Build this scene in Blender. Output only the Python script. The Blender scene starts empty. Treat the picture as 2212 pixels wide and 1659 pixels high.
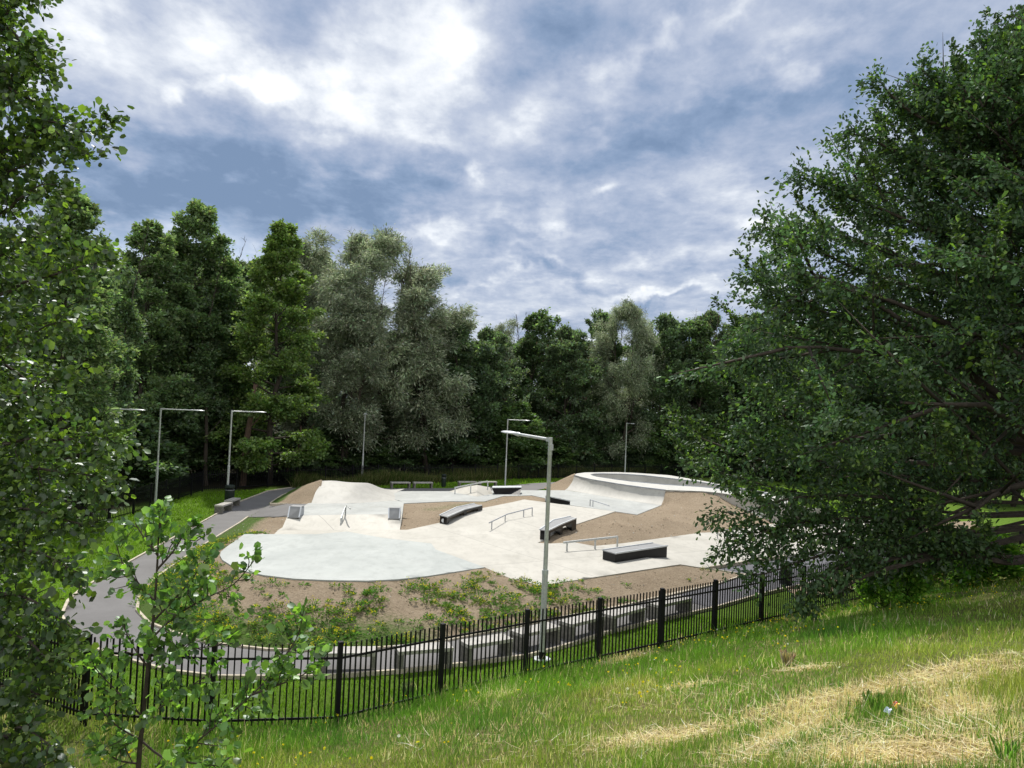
import bpy, math, random
import numpy as np
from mathutils import Vector, Matrix
from mathutils.geometry import delaunay_2d_cdt
random.seed(7); RNG=np.random.default_rng(7)
sc=bpy.context.scene
col=sc.collection
R_=math.radians
# ------------------------------------------------------------------ camera
CX,CY,FP=1106.0,829.5,1662.0
EYE=np.array((0.0,0.0,5.54))
roll=math.atan(0.042); pitch=math.atan(60.5*math.cos(roll)/FP)
Fw=np.array((0,math.cos(pitch),math.sin(pitch))); R0=np.array((1.0,0,0)); U0=np.array((0,-math.sin(pitch),math.cos(pitch)))
Rt=R0*math.cos(roll)+U0*math.sin(roll); Up=-R0*math.sin(roll)+U0*math.cos(roll)
def ray(px,py): return Fw+Rt*((px-CX)/FP)+Up*((CY-py)/FP)
def at(px,py,z=0.0):
    d=ray(px,py); t=(z-EYE[2])/d[2]; return EYE+d*t
def atd(px,py,dist):
    d=ray(px,py); return EYE+d*(dist/d[1])
cam=bpy.data.cameras.new('camera'); co=bpy.data.objects.new('camera',cam); col.objects.link(co)
co.matrix_world=Matrix(((Rt[0],Up[0],-Fw[0],0),(Rt[1],Up[1],-Fw[1],0),(Rt[2],Up[2],-Fw[2],EYE[2]),(0,0,0,1)))
cam.sensor_width=36; cam.lens=FP/2212*36; cam.clip_end=3000; cam.clip_start=0.05
sc.camera=co
# ------------------------------------------------------------------ helpers
def tag(o,label=None,cat=None,group=None,kind=None):
    if label: o['label']=label
    if cat: o['category']=cat
    if group: o['group']=group
    if kind: o['kind']=kind
    return o
def empty(name,loc,rz=0.0,label=None,cat=None,group=None):
    o=bpy.data.objects.new(name,None); col.objects.link(o); o.location=Vector(loc); o.rotation_euler=(0,0,rz)
    o.empty_display_size=.2
    return tag(o,label,cat,group)
def link(name,me,mat=None,parent=None):
    o=bpy.data.objects.new(name,me); col.objects.link(o)
    if mat is not None and len(me.materials)==0: me.materials.append(mat)
    if parent: o.parent=parent
    return o
def copy_tree(o,parent=None):
    c=o.copy(); col.objects.link(c); c.parent=parent
    for ch in [x for x in bpy.data.objects if x.parent==o]: copy_tree(ch,c)
    return c
class MB:
    def __init__(s): s.v=[]; s.f=[]
    def add(s,vs,fs):
        n=len(s.v); s.v+= [tuple(map(float,v)) for v in vs]; s.f+=[tuple(i+n for i in f) for f in fs]; return s
    def box(s,c,size,rz=0.0):
        cx,cy,cz=c; a,b,h=[x/2 for x in size]; C,S=math.cos(rz),math.sin(rz); vs=[]
        for dz in(-h,h):
            for dx,dy in((-a,-b),(a,-b),(a,b),(-a,b)): vs.append((cx+dx*C-dy*S,cy+dx*S+dy*C,cz+dz))
        return s.add(vs,[(3,2,1,0),(4,5,6,7),(0,1,5,4),(1,2,6,5),(2,3,7,6),(3,0,4,7)])
    def prism(s,bot,top):
        n=len(bot); vs=list(bot)+list(top); fs=[tuple(range(n-1,-1,-1)),tuple(range(n,2*n))]
        for i in range(n): j=(i+1)%n; fs.append((i,j,n+j,n+i))
        return s.add(vs,fs)
    def beam(s,p,q,w,h,up=(0,0,1)):
        p=np.array(p,float); q=np.array(q,float); d=q-p; d/=np.linalg.norm(d)
        a=np.cross(d,up); 
        if np.linalg.norm(a)<1e-4: a=np.array((1.,0,0))
        a/=np.linalg.norm(a); b=np.cross(a,d)
        o=[a*w/2+b*h/2,-a*w/2+b*h/2,-a*w/2-b*h/2,a*w/2-b*h/2]
        return s.prism([p+x for x in o],[q+x for x in o])
    def tube(s,pts,rad,n=8):
        pts=[np.array(p,float) for p in pts]; k=len(pts)
        if not hasattr(rad,'__len__'): rad=[rad]*k
        vs=[]
        a=None
        for i,p in enumerate(pts):
            d=pts[min(i+1,k-1)]-pts[max(i-1,0)]; d/=np.linalg.norm(d)+1e-9
            if a is None:
                a=np.cross(d,(0,0,1.0)) if abs(d[2])<.9 else np.cross(d,(1.0,0,0))
            a=a-d*np.dot(a,d); a/=np.linalg.norm(a)+1e-9; b=np.cross(d,a)
            for j in range(n):
                t=2*math.pi*j/n; vs.append(p+(a*math.cos(t)+b*math.sin(t))*rad[i])
        fs=[tuple(range(n-1,-1,-1)),tuple(range((k-1)*n,k*n))]
        for i in range(k-1):
            for j in range(n):
                q=(j+1)%n; fs.append((i*n+j,i*n+q,(i+1)*n+q,(i+1)*n+j))
        return s.add(vs,fs)
    def build(s,name,mat,parent=None,smooth=False,bevel=0.0):
        me=bpy.data.meshes.new(name); me.from_pydata(s.v,[],s.f); me.update()
        if smooth:
            me.polygons.foreach_set('use_smooth',[True]*len(me.polygons))
            try: me.set_sharp_from_angle(angle=R_(40))
            except Exception: pass
        o=link(name,me,mat,parent)
        if bevel>0:
            m=o.modifiers.new('bevel','BEVEL'); m.width=bevel; m.segments=2; m.limit_method='ANGLE'; m.angle_limit=R_(35)
        return o
def mesh_np(name,V,F,colors=None,smooth=False):
    """V (n,3); F (m,k) uniform polygons; colors (n,3)"""
    me=bpy.data.meshes.new(name); V=np.ascontiguousarray(V,dtype=np.float32); F=np.ascontiguousarray(F,dtype=np.int32)
    m,k=F.shape
    me.vertices.add(len(V)); me.vertices.foreach_set('co',V.ravel())
    me.loops.add(m*k); me.loops.foreach_set('vertex_index',F.ravel())
    me.polygons.add(m); me.polygons.foreach_set('loop_start',np.arange(0,m*k,k,dtype=np.int32))
    try: me.polygons.foreach_set('loop_total',np.full(m,k,dtype=np.int32))
    except Exception: pass
    if smooth: me.polygons.foreach_set('use_smooth',np.ones(m,dtype=bool))
    me.update(calc_edges=True)
    if colors is not None:
        a=me.attributes.new('Col','FLOAT_COLOR','POINT'); c=np.ones((len(V),4),dtype=np.float32); c[:,:3]=colors
        a.data.foreach_set('color',c.ravel())
    return me
# value noise for terrain (numpy)
def vnoise(x,y,seed=0):
    xi=np.floor(x).astype(np.int64); yi=np.floor(y).astype(np.int64); fx=x-xi; fy=y-yi
    fx=fx*fx*(3-2*fx); fy=fy*fy*(3-2*fy)
    def h(a,b):
        n=(a*374761393+b*668265263+seed*1442695041)&0x7fffffff; n=((n^(n>>13))*1274126177)&0x7fffffff
        return ((n^(n>>16))&0xffff)/65535.0
    return (h(xi,yi)*(1-fx)+h(xi+1,yi)*fx)*(1-fy)+(h(xi,yi+1)*(1-fx)+h(xi+1,yi+1)*fx)*fy
def fbm(x,y,oct=4,seed=0):
    x=np.asarray(x,float); y=np.asarray(y,float); t=0;a=.5
    for i in range(oct): t=t+a*(vnoise(x*2**i,y*2**i,seed+i)-.5)*2; a*=.5
    return t
# ------------------------------------------------------------------ node material helpers
def nmat(name):
    m=bpy.data.materials.new(name); m.use_nodes=True; nt=m.node_tree; nt.nodes.clear()
    out=nt.nodes.new('ShaderNodeOutputMaterial'); return m,nt,out
def N(nt,t,**kw):
    n=nt.nodes.new(t)
    for k,v in kw.items():
        if k.startswith('i_'):
            key=k[2:]; key=int(key) if key.isdigit() else key.replace('_',' ')
            n.inputs[key].default_value=v
        else: setattr(n,k,v)
    return n
def L(nt,a,b): nt.links.new(a,b)
def ramp(nt,fac,stops):
    r=nt.nodes.new('ShaderNodeValToRGB'); e=r.color_ramp.elements
    while len(e)<len(stops): e.new(.5)
    for i,(p,c) in enumerate(stops):
        e[i].position=p; e[i].color=(*c,1) if len(c)==3 else c
    L(nt,fac,r.inputs[0]); return r.outputs[0]
def noise(nt,scale,detail=4,rough=.5,vec=None,dist=0.0):
    n=N(nt,'ShaderNodeTexNoise',i_Scale=scale,i_Detail=detail,i_Roughness=rough,i_Distortion=dist)
    if vec is not None: L(nt,vec,n.inputs['Vector'])
    return n.outputs['Fac']
def mixc(nt,fac,a,b,mode='MIX'):
    m=nt.nodes.new('ShaderNodeMix'); m.data_type='RGBA'; m.blend_type=mode
    for inp,v in ((m.inputs[0],fac),(m.inputs[6],a),(m.inputs[7],b)):
        if hasattr(v,'links') or hasattr(v,'is_linked'): L(nt,v,inp)
        elif isinstance(v,(int,float)): inp.default_value=v
        else: inp.default_value=(*v,1)
    return m.outputs[2]
def math_(nt,op,a,b=0.0,c=None,clamp=False):
    m=nt.nodes.new('ShaderNodeMath'); m.operation=op; m.use_clamp=clamp
    for i,v in enumerate((a,b,c)):
        if v is None: continue
        if isinstance(v,(int,float)): m.inputs[i].default_value=v
        else: L(nt,v,m.inputs[i])
    return m.outputs[0]
def simple(name,colr,rough=.6,metal=0.0,nscale=0,namp=.15,bump=0.0,bscale=30):
    m,nt,out=nmat(name); b=N(nt,'ShaderNodeBsdfPrincipled',i_Roughness=rough,i_Metallic=metal)
    tc=N(nt,'ShaderNodeTexCoord').outputs['Object']
    f=noise(nt,nscale or 3,5,.6,tc)
    c=ramp(nt,f,[(.3,tuple(x*(1-namp) for x in colr)),(.7,tuple(min(1,x*(1+namp)) for x in colr))])
    L(nt,c,b.inputs['Base Color'])
    if bump>0:
        bn=N(nt,'ShaderNodeBump',i_Strength=bump,i_Distance=.01); L(nt,noise(nt,bscale,4,.6,tc),bn.inputs['Height']); L(nt,bn.outputs[0],b.inputs['Normal'])
    L(nt,b.outputs[0],out.inputs[0]); return m
def concrete(name,ca,cb,stain=(.30,.28,.22),lines=True):
    m,nt,out=nmat(name); b=N(nt,'ShaderNodeBsdfPrincipled')
    geo=N(nt,'ShaderNodeNewGeometry').outputs['Position']
    mp=N(nt,'ShaderNodeMapping'); L(nt,geo,mp.inputs[0]); mp.inputs['Rotation'].default_value=(0,0,.35); mp.inputs['Scale'].default_value=(1,.45,1)
    f1=noise(nt,.55,6,.62,mp.outputs[0],.8); f2=noise(nt,3.0,6,.7,mp.outputs[0],.4); f3=noise(nt,40,3,.6,geo)
    c=ramp(nt,f1,[(.3,ca),(.52,tuple((x+y)/2 for x,y in zip(ca,cb))),(.72,cb)])
    c=mixc(nt,math_(nt,'MULTIPLY',ramp(nt,f2,[(.48,(0,0,0)),(.75,(1,1,1))]),.42),c,tuple(x*.62 for x in ca))
    f4=noise(nt,.9,5,.7,geo,1.5)
    c=mixc(nt,math_(nt,'MULTIPLY',ramp(nt,f4,[(.56,(0,0,0)),(.72,(1,1,1))]),.34),c,stain)
    c=mixc(nt,math_(nt,'MULTIPLY',f3,.16),c,tuple(x*.5 for x in ca))
    if lines:
        rp=N(nt,'ShaderNodeMapping'); L(nt,geo,rp.inputs[0]); rp.inputs['Rotation'].default_value=(0,0,-.62)
        sp=N(nt,'ShaderNodeSeparateXYZ'); L(nt,rp.outputs[0],sp.inputs[0])
        ms=[]
        for k,per in ((0,4.2),(1,5.3)):
            t=math_(nt,'FRACT',math_(nt,'DIVIDE',sp.outputs[k],per)); ms.append(math_(nt,'LESS_THAN',t,.022/per*1.4))
        l=math_(nt,'MAXIMUM',ms[0],ms[1]); c=mixc(nt,math_(nt,'MULTIPLY',l,.55),c,(.16,.15,.14))
    L(nt,c,b.inputs['Base Color']); b.inputs['Roughness'].default_value=.62; b.inputs['Specular IOR Level'].default_value=.35
    bn=N(nt,'ShaderNodeBump',i_Strength=.25,i_Distance=.02); L(nt,f2,bn.inputs['Height']); L(nt,bn.outputs[0],b.inputs['Normal'])
    L(nt,b.outputs[0],out.inputs[0]); return m
def leafmat(name,tr=.35,gloss=.12,rough=.45,back=1.25,tint=(1.08,1.18,.62)):
    """two-sided leaf: colour from the attribute Col (true leaf colour), diffuse + translucent + a thin sheen"""
    m,nt,out=nmat(name); at_=N(nt,'ShaderNodeAttribute',attribute_name='Col').outputs['Color']
    d=N(nt,'ShaderNodeBsdfDiffuse'); L(nt,at_,d.inputs[0])
    t=N(nt,'ShaderNodeBsdfTranslucent'); L(nt,mixc(nt,1.0,at_,tuple(back*q for q in tint),'MULTIPLY'),t.inputs[0])
    g=N(nt,'ShaderNodeBsdfGlossy',i_Roughness=rough); g.inputs[0].default_value=(.9,.95,1,1)
    m1=N(nt,'ShaderNodeMixShader',i_0=tr); L(nt,d.outputs[0],m1.inputs[1]); L(nt,t.outputs[0],m1.inputs[2])
    if gloss>0:
        lw=N(nt,'ShaderNodeLayerWeight',i_Blend=.25); k=math_(nt,'ADD',math_(nt,'MULTIPLY',lw.outputs['Facing'],gloss*.55),gloss*.35,clamp=True)
        m2=N(nt,'ShaderNodeMixShader'); L(nt,k,m2.inputs[0]); L(nt,m1.outputs[0],m2.inputs[1]); L(nt,g.outputs[0],m2.inputs[2]); L(nt,m2.outputs[0],out.inputs[0])
    else: L(nt,m1.outputs[0],out.inputs[0])
    return m
def dirtmat():
    m,nt,out=nmat('bare_soil'); b=N(nt,'ShaderNodeBsdfPrincipled',i_Roughness=.95)
    b.inputs['Specular IOR Level'].default_value=.15
    geo=N(nt,'ShaderNodeNewGeometry').outputs['Position']
    f=noise(nt,1.1,8,.65,geo,.5); g=noise(nt,14,6,.75,geo); h=noise(nt,60,4,.7,geo)
    c=ramp(nt,f,[(.3,(.235,.18,.125)),(.5,(.315,.25,.175)),(.7,(.39,.315,.23))])
    c=mixc(nt,.55,c,ramp(nt,g,[(.3,(.11,.085,.058)),(.5,(.32,.25,.175)),(.75,(.50,.415,.31))]))
    gm=N(nt,'ShaderNodeAttribute',attribute_name='Col'); sp=N(nt,'ShaderNodeSeparateColor'); L(nt,gm.outputs['Color'],sp.inputs[0])
    gr=mixc(nt,h,(.05,.10,.02),(.11,.17,.035))
    k=math_(nt,'SUBTRACT',math_(nt,'MULTIPLY',sp.outputs[0],1.6),math_(nt,'MULTIPLY',g,1.0),clamp=True)
    c=mixc(nt,math_(nt,'MULTIPLY',k,2.2,clamp=True),c,gr)
    L(nt,c,b.inputs['Base Color'])
    bn=N(nt,'ShaderNodeBump',i_Strength=.9,i_Distance=.06); L(nt,math_(nt,'ADD',g,math_(nt,'MULTIPLY',h,.35)),bn.inputs['Height']); L(nt,bn.outputs[0],b.inputs['Normal'])
    L(nt,b.outputs[0],out.inputs[0]); return m
def asphalt(name,a,bc):
    m,nt,out=nmat(name); b=N(nt,'ShaderNodeBsdfPrincipled',i_Roughness=.8)
    geo=N(nt,'ShaderNodeNewGeometry').outputs['Position']
    f=noise(nt,.7,6,.65,geo,.6); g=noise(nt,90,3,.7,geo)
    c=ramp(nt,f,[(.3,a),(.7,bc)]); c=mixc(nt,math_(nt,'MULTIPLY',g,.4),c,tuple(x*.45 for x in a))
    L(nt,c,b.inputs['Base Color'])
    bn=N(nt,'ShaderNodeBump',i_Strength=.4,i_Distance=.01); L(nt,g,bn.inputs['Height']); L(nt,bn.outputs[0],b.inputs['Normal'])
    L(nt,b.outputs[0],out.inputs[0]); return m
def groundmat():
    m,nt,out=nmat('turf_ground'); b=N(nt,'ShaderNodeBsdfPrincipled',i_Roughness=.95); b.inputs['Specular IOR Level'].default_value=.1
    geo=N(nt,'ShaderNodeNewGeometry').outputs['Position']
    c0=N(nt,'ShaderNodeAttribute',attribute_name='Col').outputs['Color']
    g=noise(nt,9,8,.75,geo); h=noise(nt,70,4,.7,geo)
    c=mixc(nt,1.0,c0,ramp(nt,g,[(.25,(.6,.6,.6)),(.75,(1.4,1.35,1.3))]),'MULTIPLY')
    c=mixc(nt,1.0,c,ramp(nt,h,[(.25,(.6,.6,.6)),(.75,(1.4,1.4,1.3))]),'MULTIPLY')
    L(nt,c,b.inputs['Base Color'])
    bn=N(nt,'ShaderNodeBump',i_Strength=.8,i_Distance=.05); L(nt,math_(nt,'ADD',g,h),bn.inputs['Height']); L(nt,bn.outputs[0],b.inputs['Normal'])
    L(nt,b.outputs[0],out.inputs[0]); return m
M={}
M['conc']=concrete('pale_concrete',(.45,.432,.382),(.59,.568,.51))
M['slabc']=concrete('blueish_concrete',(.375,.402,.39),(.525,.55,.53),stain=(.40,.40,.38),lines=False)
M['grey']=concrete('greyish_concrete',(.365,.38,.37),(.505,.52,.50))
M['deckc']=concrete('rim_concrete',(.54,.535,.50),(.63,.625,.585),lines=False)
M['wallc']=concrete('curved_concrete',(.41,.40,.37),(.54,.53,.49),lines=False)
M['soil']=dirtmat()
M['asph']=asphalt('worn_tarmac',(.145,.14,.14),(.20,.195,.195))
M['asph2']=asphalt('new_tarmac',(.10,.10,.115),(.14,.14,.16))
M['kerb']=simple('kerb_stone',(.52,.46,.36),.9,nscale=4,namp=.25)
M['ground']=groundmat()
M['black']=simple('black_paint',(.012,.012,.013),.38,nscale=6,namp=.4)
M['fence']=simple('black_powder_coat',(.008,.008,.010),.5,nscale=6,namp=.4)
M['blackside']=simple('black_side_panel',(.022,.023,.026),.5,nscale=3,namp=.3)
for k_ in ('black','fence'): [n_ for n_ in M[k_].node_tree.nodes if n_.type=='BSDF_PRINCIPLED'][0].inputs['Specular IOR Level'].default_value=.22
M['galv']=simple('galvanised_steel',(.55,.57,.57),.45,.35,nscale=14,namp=.18)
M['galvd']=simple('brushed_rail_steel',(.36,.38,.42),.42,.6,nscale=14,namp=.18)
M['sheet']=simple('grey_steel_sheet',(.27,.275,.28),.7,.0,nscale=2,namp=.12)
M['edge']=simple('pale_steel_edge',(.62,.65,.68),.4,.4,nscale=5,namp=.1)
M['legshade']=simple('shaded_leg_concrete',(.19,.18,.16),.85,nscale=18,namp=.4,bump=.4,bscale=60)  # same concrete as the seat, darkened so the legs' shade sits in the colour
M['bench']=simple('bench_concrete',(.44,.42,.385),.42,nscale=5,namp=.22,bump=.4,bscale=60)
M['lamp']=simple('lamp_housing',(.62,.64,.65),.35,.3,nscale=5,namp=.06)
M['lens']=simple('lamp_lens',(.75,.77,.78),.2,0,nscale=5,namp=.05)
M['bin']=simple('dark_green_plastic',(.012,.022,.018),.45,nscale=5,namp=.3)
M['bark']=simple('bark',(.055,.043,.033),.95,nscale=9,namp=.45,bump=.8,bscale=25)
M['barkr']=simple('reddish_bark',(.12,.075,.055),.95,nscale=6,namp=.35,bump=.8,bscale=18)
M['leaf']=leafmat('broad_leaf',.45,.06,.55,1.45)
M['leafg']=leafmat('glossy_leaf',.40,.12,.42,1.35)
M['willow']=leafmat('willow_leaf',.40,.07,.5,1.15,(1,1.05,.9))
M['oakleaf']=leafmat('oak_leaf',.32,.08,.5,1.15,(1.0,1.18,.72))
M['blade']=leafmat('grass_blade',.40,.0,.6,1.25)
# ------------------------------------------------------------------ terrain
def smin0(x,k=.5): return np.where(x>0,x,0)*0+ (x+np.sqrt(x*x+k*k))/2
def outside(X,Y):
    s1=.61*(X-.32)-.79*(Y-15.8); s2=12.65-Y; s3=-.53*(X+6.98)-.85*(Y-12.7)
    return np.maximum(np.maximum(s1,.5*s2),.3*s3)
def G(X,Y):
    X=np.asarray(X,float); Y=np.asarray(Y,float); s=outside(X,Y)
    h=.16*np.clip((s+1.2)/1.4,0,1)**2*(3-2*np.clip((s+1.2)/1.4,0,1))
    up=smin0(s-.15,.5)-smin0(np.float64(-.15-1.2),.5)*0
    up=np.maximum(up-.06,0)
    up=np.where(up>16,16+3*(1-np.exp(-(up-16)/3)),up)
    n=fbm(X*.35,Y*.35,4,3)*.22+fbm(X*1.6,Y*1.6,3,9)*.045
    return -.03+h+.3*up+n*np.clip(s/2,0,1)
def axis(a,b,fa,fb,fine,grow=1.18):
    x=[fa]; 
    while x[-1]<fb: x.append(x[-1]+fine)
    st=fine; hi=x[-1]; r=[]
    while hi<b: st*=grow; hi+=st; r.append(hi)
    st=fine; lo=x[0]; l=[]
    while lo>a: st*=grow; lo-=st; l.append(lo)
    return np.array(l[::-1]+x+r)
def pip(X,Y,poly):
    X=np.asarray(X); Y=np.asarray(Y); ins=np.zeros(X.shape,bool); n=len(poly)
    for i in range(n):
        x1,y1=poly[i][:2]; x2,y2=poly[(i+1)%n][:2]
        c=((y1>Y)!=(y2>Y)); 
        if y1==y2: continue
        ins^= c & (X<(x2-x1)*(Y-y1)/(y2-y1)+x1)
    return ins
def segdist(X,Y,poly,closed=False):
    d=np.full(np.shape(X),1e9); n=len(poly); 
    for i in range(n if closed else n-1):
        x1,y1=poly[i][:2]; x2,y2=poly[(i+1)%n][:2]; dx,dy=x2-x1,y2-y1; l=dx*dx+dy*dy+1e-9
        t=np.clip(((X-x1)*dx+(Y-y1)*dy)/l,0,1); d=np.minimum(d,np.hypot(X-x1-t*dx,Y-y1-t*dy))
    return d
def ell(X,Y,c,a,b,ang):
    x=X-c[0]; y=Y-c[1]; C,S=math.cos(ang),math.sin(ang); u=(x*C+y*S)/a; v=(-x*S+y*C)/b
    return np.exp(-(u*u+v*v))
def hillpt(px,py):
    d=ray(px,py); t=1.0
    for _ in range(400):
        p=EYE+d*t
        if p[2]<=float(G(p[0],p[1])): break
        t+=.08
    return p
STRAW=[]   # (centre, a, b, angle) dry straw patches, as world ellipses
for (p,q,b) in (((1290,1625),(1620,1560),.45),((1560,1570),(2212,1440),.6),((1400,1497),(1570,1475),.32),((1880,1480),(2212,1415),.35),
                ((1700,1640),(2212,1610),.55),((1180,1425),(1260,1420),.4),((1300,1440),(1400,1405),.35),((1700,1452),(1760,1445),.25),((1600,1640),(1800,1520),.5),((2000,1500),(2120,1560),.5)):
    A=hillpt(*p); B=hillpt(*q); STRAW.append((((A[0]+B[0])/2,(A[1]+B[1])/2),max(.4,math.hypot(B[0]-A[0],B[1]-A[1])/2),b*.8,math.atan2(B[1]-A[1],B[0]-A[0])))
def straw(X,Y):
    k=0
    for c,a,b,g in STRAW: k=np.maximum(k,ell(X,Y,c,a,b,g))
    k=k+.35*fbm(X*1.3,Y*1.3,4,21)
    far=np.clip((np.hypot(X,Y)-4)/8,0,1)
    bare=.30*np.clip(1.25-far,0,1)*(X>-2)        # tired mown grass near the top of the bank
    return np.clip(np.maximum(k,bare+.4*fbm(X*.9+5,Y*.9,4,33)),0,1)
def groundcol(X,Y):
    s=outside(X,Y); n=fbm(X*.8,Y*.8,4,5)[...,None]; 
    lawn=np.array((.11,.20,.025))*(1+.35*n)
    bank=np.array((.13,.155,.05))*(1+.4*n)
    k=straw(X,Y)[...,None]; tan=np.array((.42,.32,.17)); bank=bank*(1-k)+tan*k*(1+.3*n)
    c=np.where(s[...,None]>-.4,bank,lawn)
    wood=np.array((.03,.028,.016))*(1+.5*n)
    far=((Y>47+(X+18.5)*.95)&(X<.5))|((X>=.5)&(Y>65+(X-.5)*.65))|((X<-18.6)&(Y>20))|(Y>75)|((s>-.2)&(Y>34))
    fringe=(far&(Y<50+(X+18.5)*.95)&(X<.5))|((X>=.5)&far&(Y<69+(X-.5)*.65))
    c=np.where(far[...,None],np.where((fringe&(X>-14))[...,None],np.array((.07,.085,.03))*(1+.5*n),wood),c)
    return c
def grid_mesh(name,xs,ys):
    X,Y=np.meshgrid(xs,ys,indexing='ij'); Z=G(X,Y); V=np.stack([X,Y,Z],-1).reshape(-1,3)
    ni,nj=len(xs),len(ys); I=np.arange(ni*nj).reshape(ni,nj)
    F=np.stack([I[:-1,:-1],I[1:,:-1],I[1:,1:],I[:-1,1:]],-1).reshape(-1,4)
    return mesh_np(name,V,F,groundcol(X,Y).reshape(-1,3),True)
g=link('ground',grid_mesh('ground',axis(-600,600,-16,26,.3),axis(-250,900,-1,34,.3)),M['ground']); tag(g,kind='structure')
# ------------------------------------------------------------------ region meshes of the skatepark
def W(pts): return [at(*p) for p in pts]
def densify(w,step):
    o=[]
    for i in range(len(w)):
        a=w[i]; b=w[(i+1)%len(w)]; n=max(1,int(math.ceil(np.linalg.norm(b[:2]-a[:2])/step)))
        for k in range(n): o.append(a+(b-a)*k/n)
    return o
def region(name,pts,mat,interior=(),step=.45,dz=0.0,skirt=.0,hole=None,bump=0.0,colfn=None,parent=None,relax=160,raw=False,smooth=True,zfn=None):
    w=list(pts) if raw else W(pts)
    bd=densify(w,step); hb=densify(hole if raw else W(hole),step) if hole else []
    P=[(p[0],p[1]) for p in bd]+[(p[0],p[1]) for p in hb]; Z=[p[2] for p in bd]+[p[2] for p in hb]
    nb=len(bd); nh=len(hb); edges=[(i,(i+1)%nb) for i in range(nb)]+[(nb+i,nb+(i+1)%nh) for i in range(nh)]
    fixed=nb+nh
    for q in ([np.array(x) for x in interior] if raw else W(interior)): P.append((q[0],q[1])); Z.append(q[2]); fixed+=1
    arr=np.array([p[:2] for p in bd]); x0,y0=arr.min(0); x1,y1=arr.max(0)
    gx,gy=np.meshgrid(np.arange(x0,x1,step),np.arange(y0,y1,step),indexing='ij'); gx=gx.ravel(); gy=gy.ravel()
    gx=gx+RNG.uniform(-.15,.15,gx.shape)*step; gy=gy+RNG.uniform(-.15,.15,gy.shape)*step
    k=pip(gx,gy,bd); 
    if hole: k&=~pip(gx,gy,hb)
    k&=segdist(gx,gy,bd,True)>step*.45
    if hole: k&=segdist(gx,gy,hb,True)>step*.45
    for a,b in zip(gx[k],gy[k]): P.append((a,b)); Z.append(float(np.mean([p[2] for p in bd])))
    vs,es,fs,ov,oe,of=delaunay_2d_cdt([Vector(p) for p in P],edges,[],0,1e-5)
    V=np.array([(v[0],v[1]) for v in vs]); z=np.zeros(len(V)); fx=np.zeros(len(V),bool)
    for i,o in enumerate(ov):
        if len(o): j=min(o); z[i]=Z[j]; fx[i]= j<fixed
        else: z[i]=np.mean(Z[:nb]); 
    F=np.array([f for f in fs if len(f)==3]); c=V[F].mean(1); kk=pip(c[:,0],c[:,1],bd)
    if hole: kk&=~pip(c[:,0],c[:,1],hb)
    F=F[kk]
    a=V[F]; ar=(a[:,1,0]-a[:,0,0])*(a[:,2,1]-a[:,0,1])-(a[:,1,1]-a[:,0,1])*(a[:,2,0]-a[:,0,0]); F[ar<0]=F[ar<0][:,::-1]
    E=np.unique(np.sort(np.concatenate([F[:,[0,1]],F[:,[1,2]],F[:,[2,0]]]),1),axis=0)
    cnt=np.bincount(E.ravel(),minlength=len(V)).astype(float); cnt[cnt==0]=1
    z0=float(np.mean(Z[:nb])); z[~fx]=z0
    for _ in range(relax):
        s=np.bincount(E[:,0],z[E[:,1]],len(V))+np.bincount(E[:,1],z[E[:,0]],len(V)); z=np.where(fx,z,s/cnt)
    if zfn is not None: z=z+np.where(fx,0,zfn(V[:,0],V[:,1]))
    if bump: 
        dd=np.minimum(1,segdist(V[:,0],V[:,1],bd,True)/.8); z=z+bump*dd*(fbm(V[:,0]*.9,V[:,1]*.9,4,11)*1.0)
    VV=np.column_stack([V,z+dz]); ff=[tuple(f) for f in F]
    nv=len(VV); extra=[]
    if skirt:
        ec={}
        for f in F:
            for i in range(3): e=(int(f[i]),int(f[(i+1)%3])); ec[e]=1
        be=[e for e in ec if (e[1],e[0]) not in ec]; mp={}
        for e in be:
            for q in e:
                if q not in mp: mp[q]=nv+len(extra); extra.append((VV[q][0],VV[q][1],VV[q][2])); extra.append((VV[q][0],VV[q][1],VV[q][2]-skirt))
        ff+=[(mp[e[1]],mp[e[0]],mp[e[0]]+1,mp[e[1]]+1) for e in be]
    allv=[tuple(map(float,v)) for v in VV]+extra
    me=bpy.data.meshes.new(name); me.from_pydata(allv,[],ff); me.update()
    if smooth:
        me.polygons.foreach_set('use_smooth',[len(f)==3 for f in ff]); 
    if colfn is not None:
        A=np.array(allv); k=colfn(A[:,0],A[:,1]); at_=me.attributes.new('Col','FLOAT_COLOR','POINT'); cc=np.ones((len(A),4),dtype=np.float32); cc[:,0]=k; cc[:,1]=k; cc[:,2]=k; at_.data.foreach_set('color',cc.ravel())
    o=link(name,me,mat,parent); return o
def st(o): return tag(o,kind='structure')
# shared pixel points (x, y, height)
slab_far=[(528,1155.6,.72),(592,1155.6,.52),(682,1156,.48),(749,1150,.48),(826,1163.6,.46),(932,1176,.46),(941,1189,.42),(1047,1227.6,.42)]
slab_near=[(986,1237,.6),(922,1247,.74),(858,1254,.8),(794,1257,.8),(714,1256,.8),(634,1252.6,.8),(570,1245,.8),(527,1235.6,.8),(499.6,1224,.8),(480,1211.6,.8),(475,1202,.8),(477,1194,.8),(490,1183,.8)]
lf_near=[(1106,1253,.36),(1156,1265,.35),(1170,1266,.35),(1469,1220.8,.38)]
mound_e=[(1185,1176,.34),(1161,1174,.35),(1178,1167,.38),(1209,1145,.45),(1250,1132,.55),(1329,1106,.8)]
strip_low=[(1178,1085,.72),(1132,1080,.8),(1106,1086,.75),(1041,1099,.6),(948,1131,.43),(879.5,1146,.4),(863.5,1146,.4)]
strip_up=[(872,1088.6,.6),(972,1084,.45),(1046,1084.5,.4),(1087,1072.5,.35),(1148,1071,.35),(1177,1077,.4)]
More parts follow.
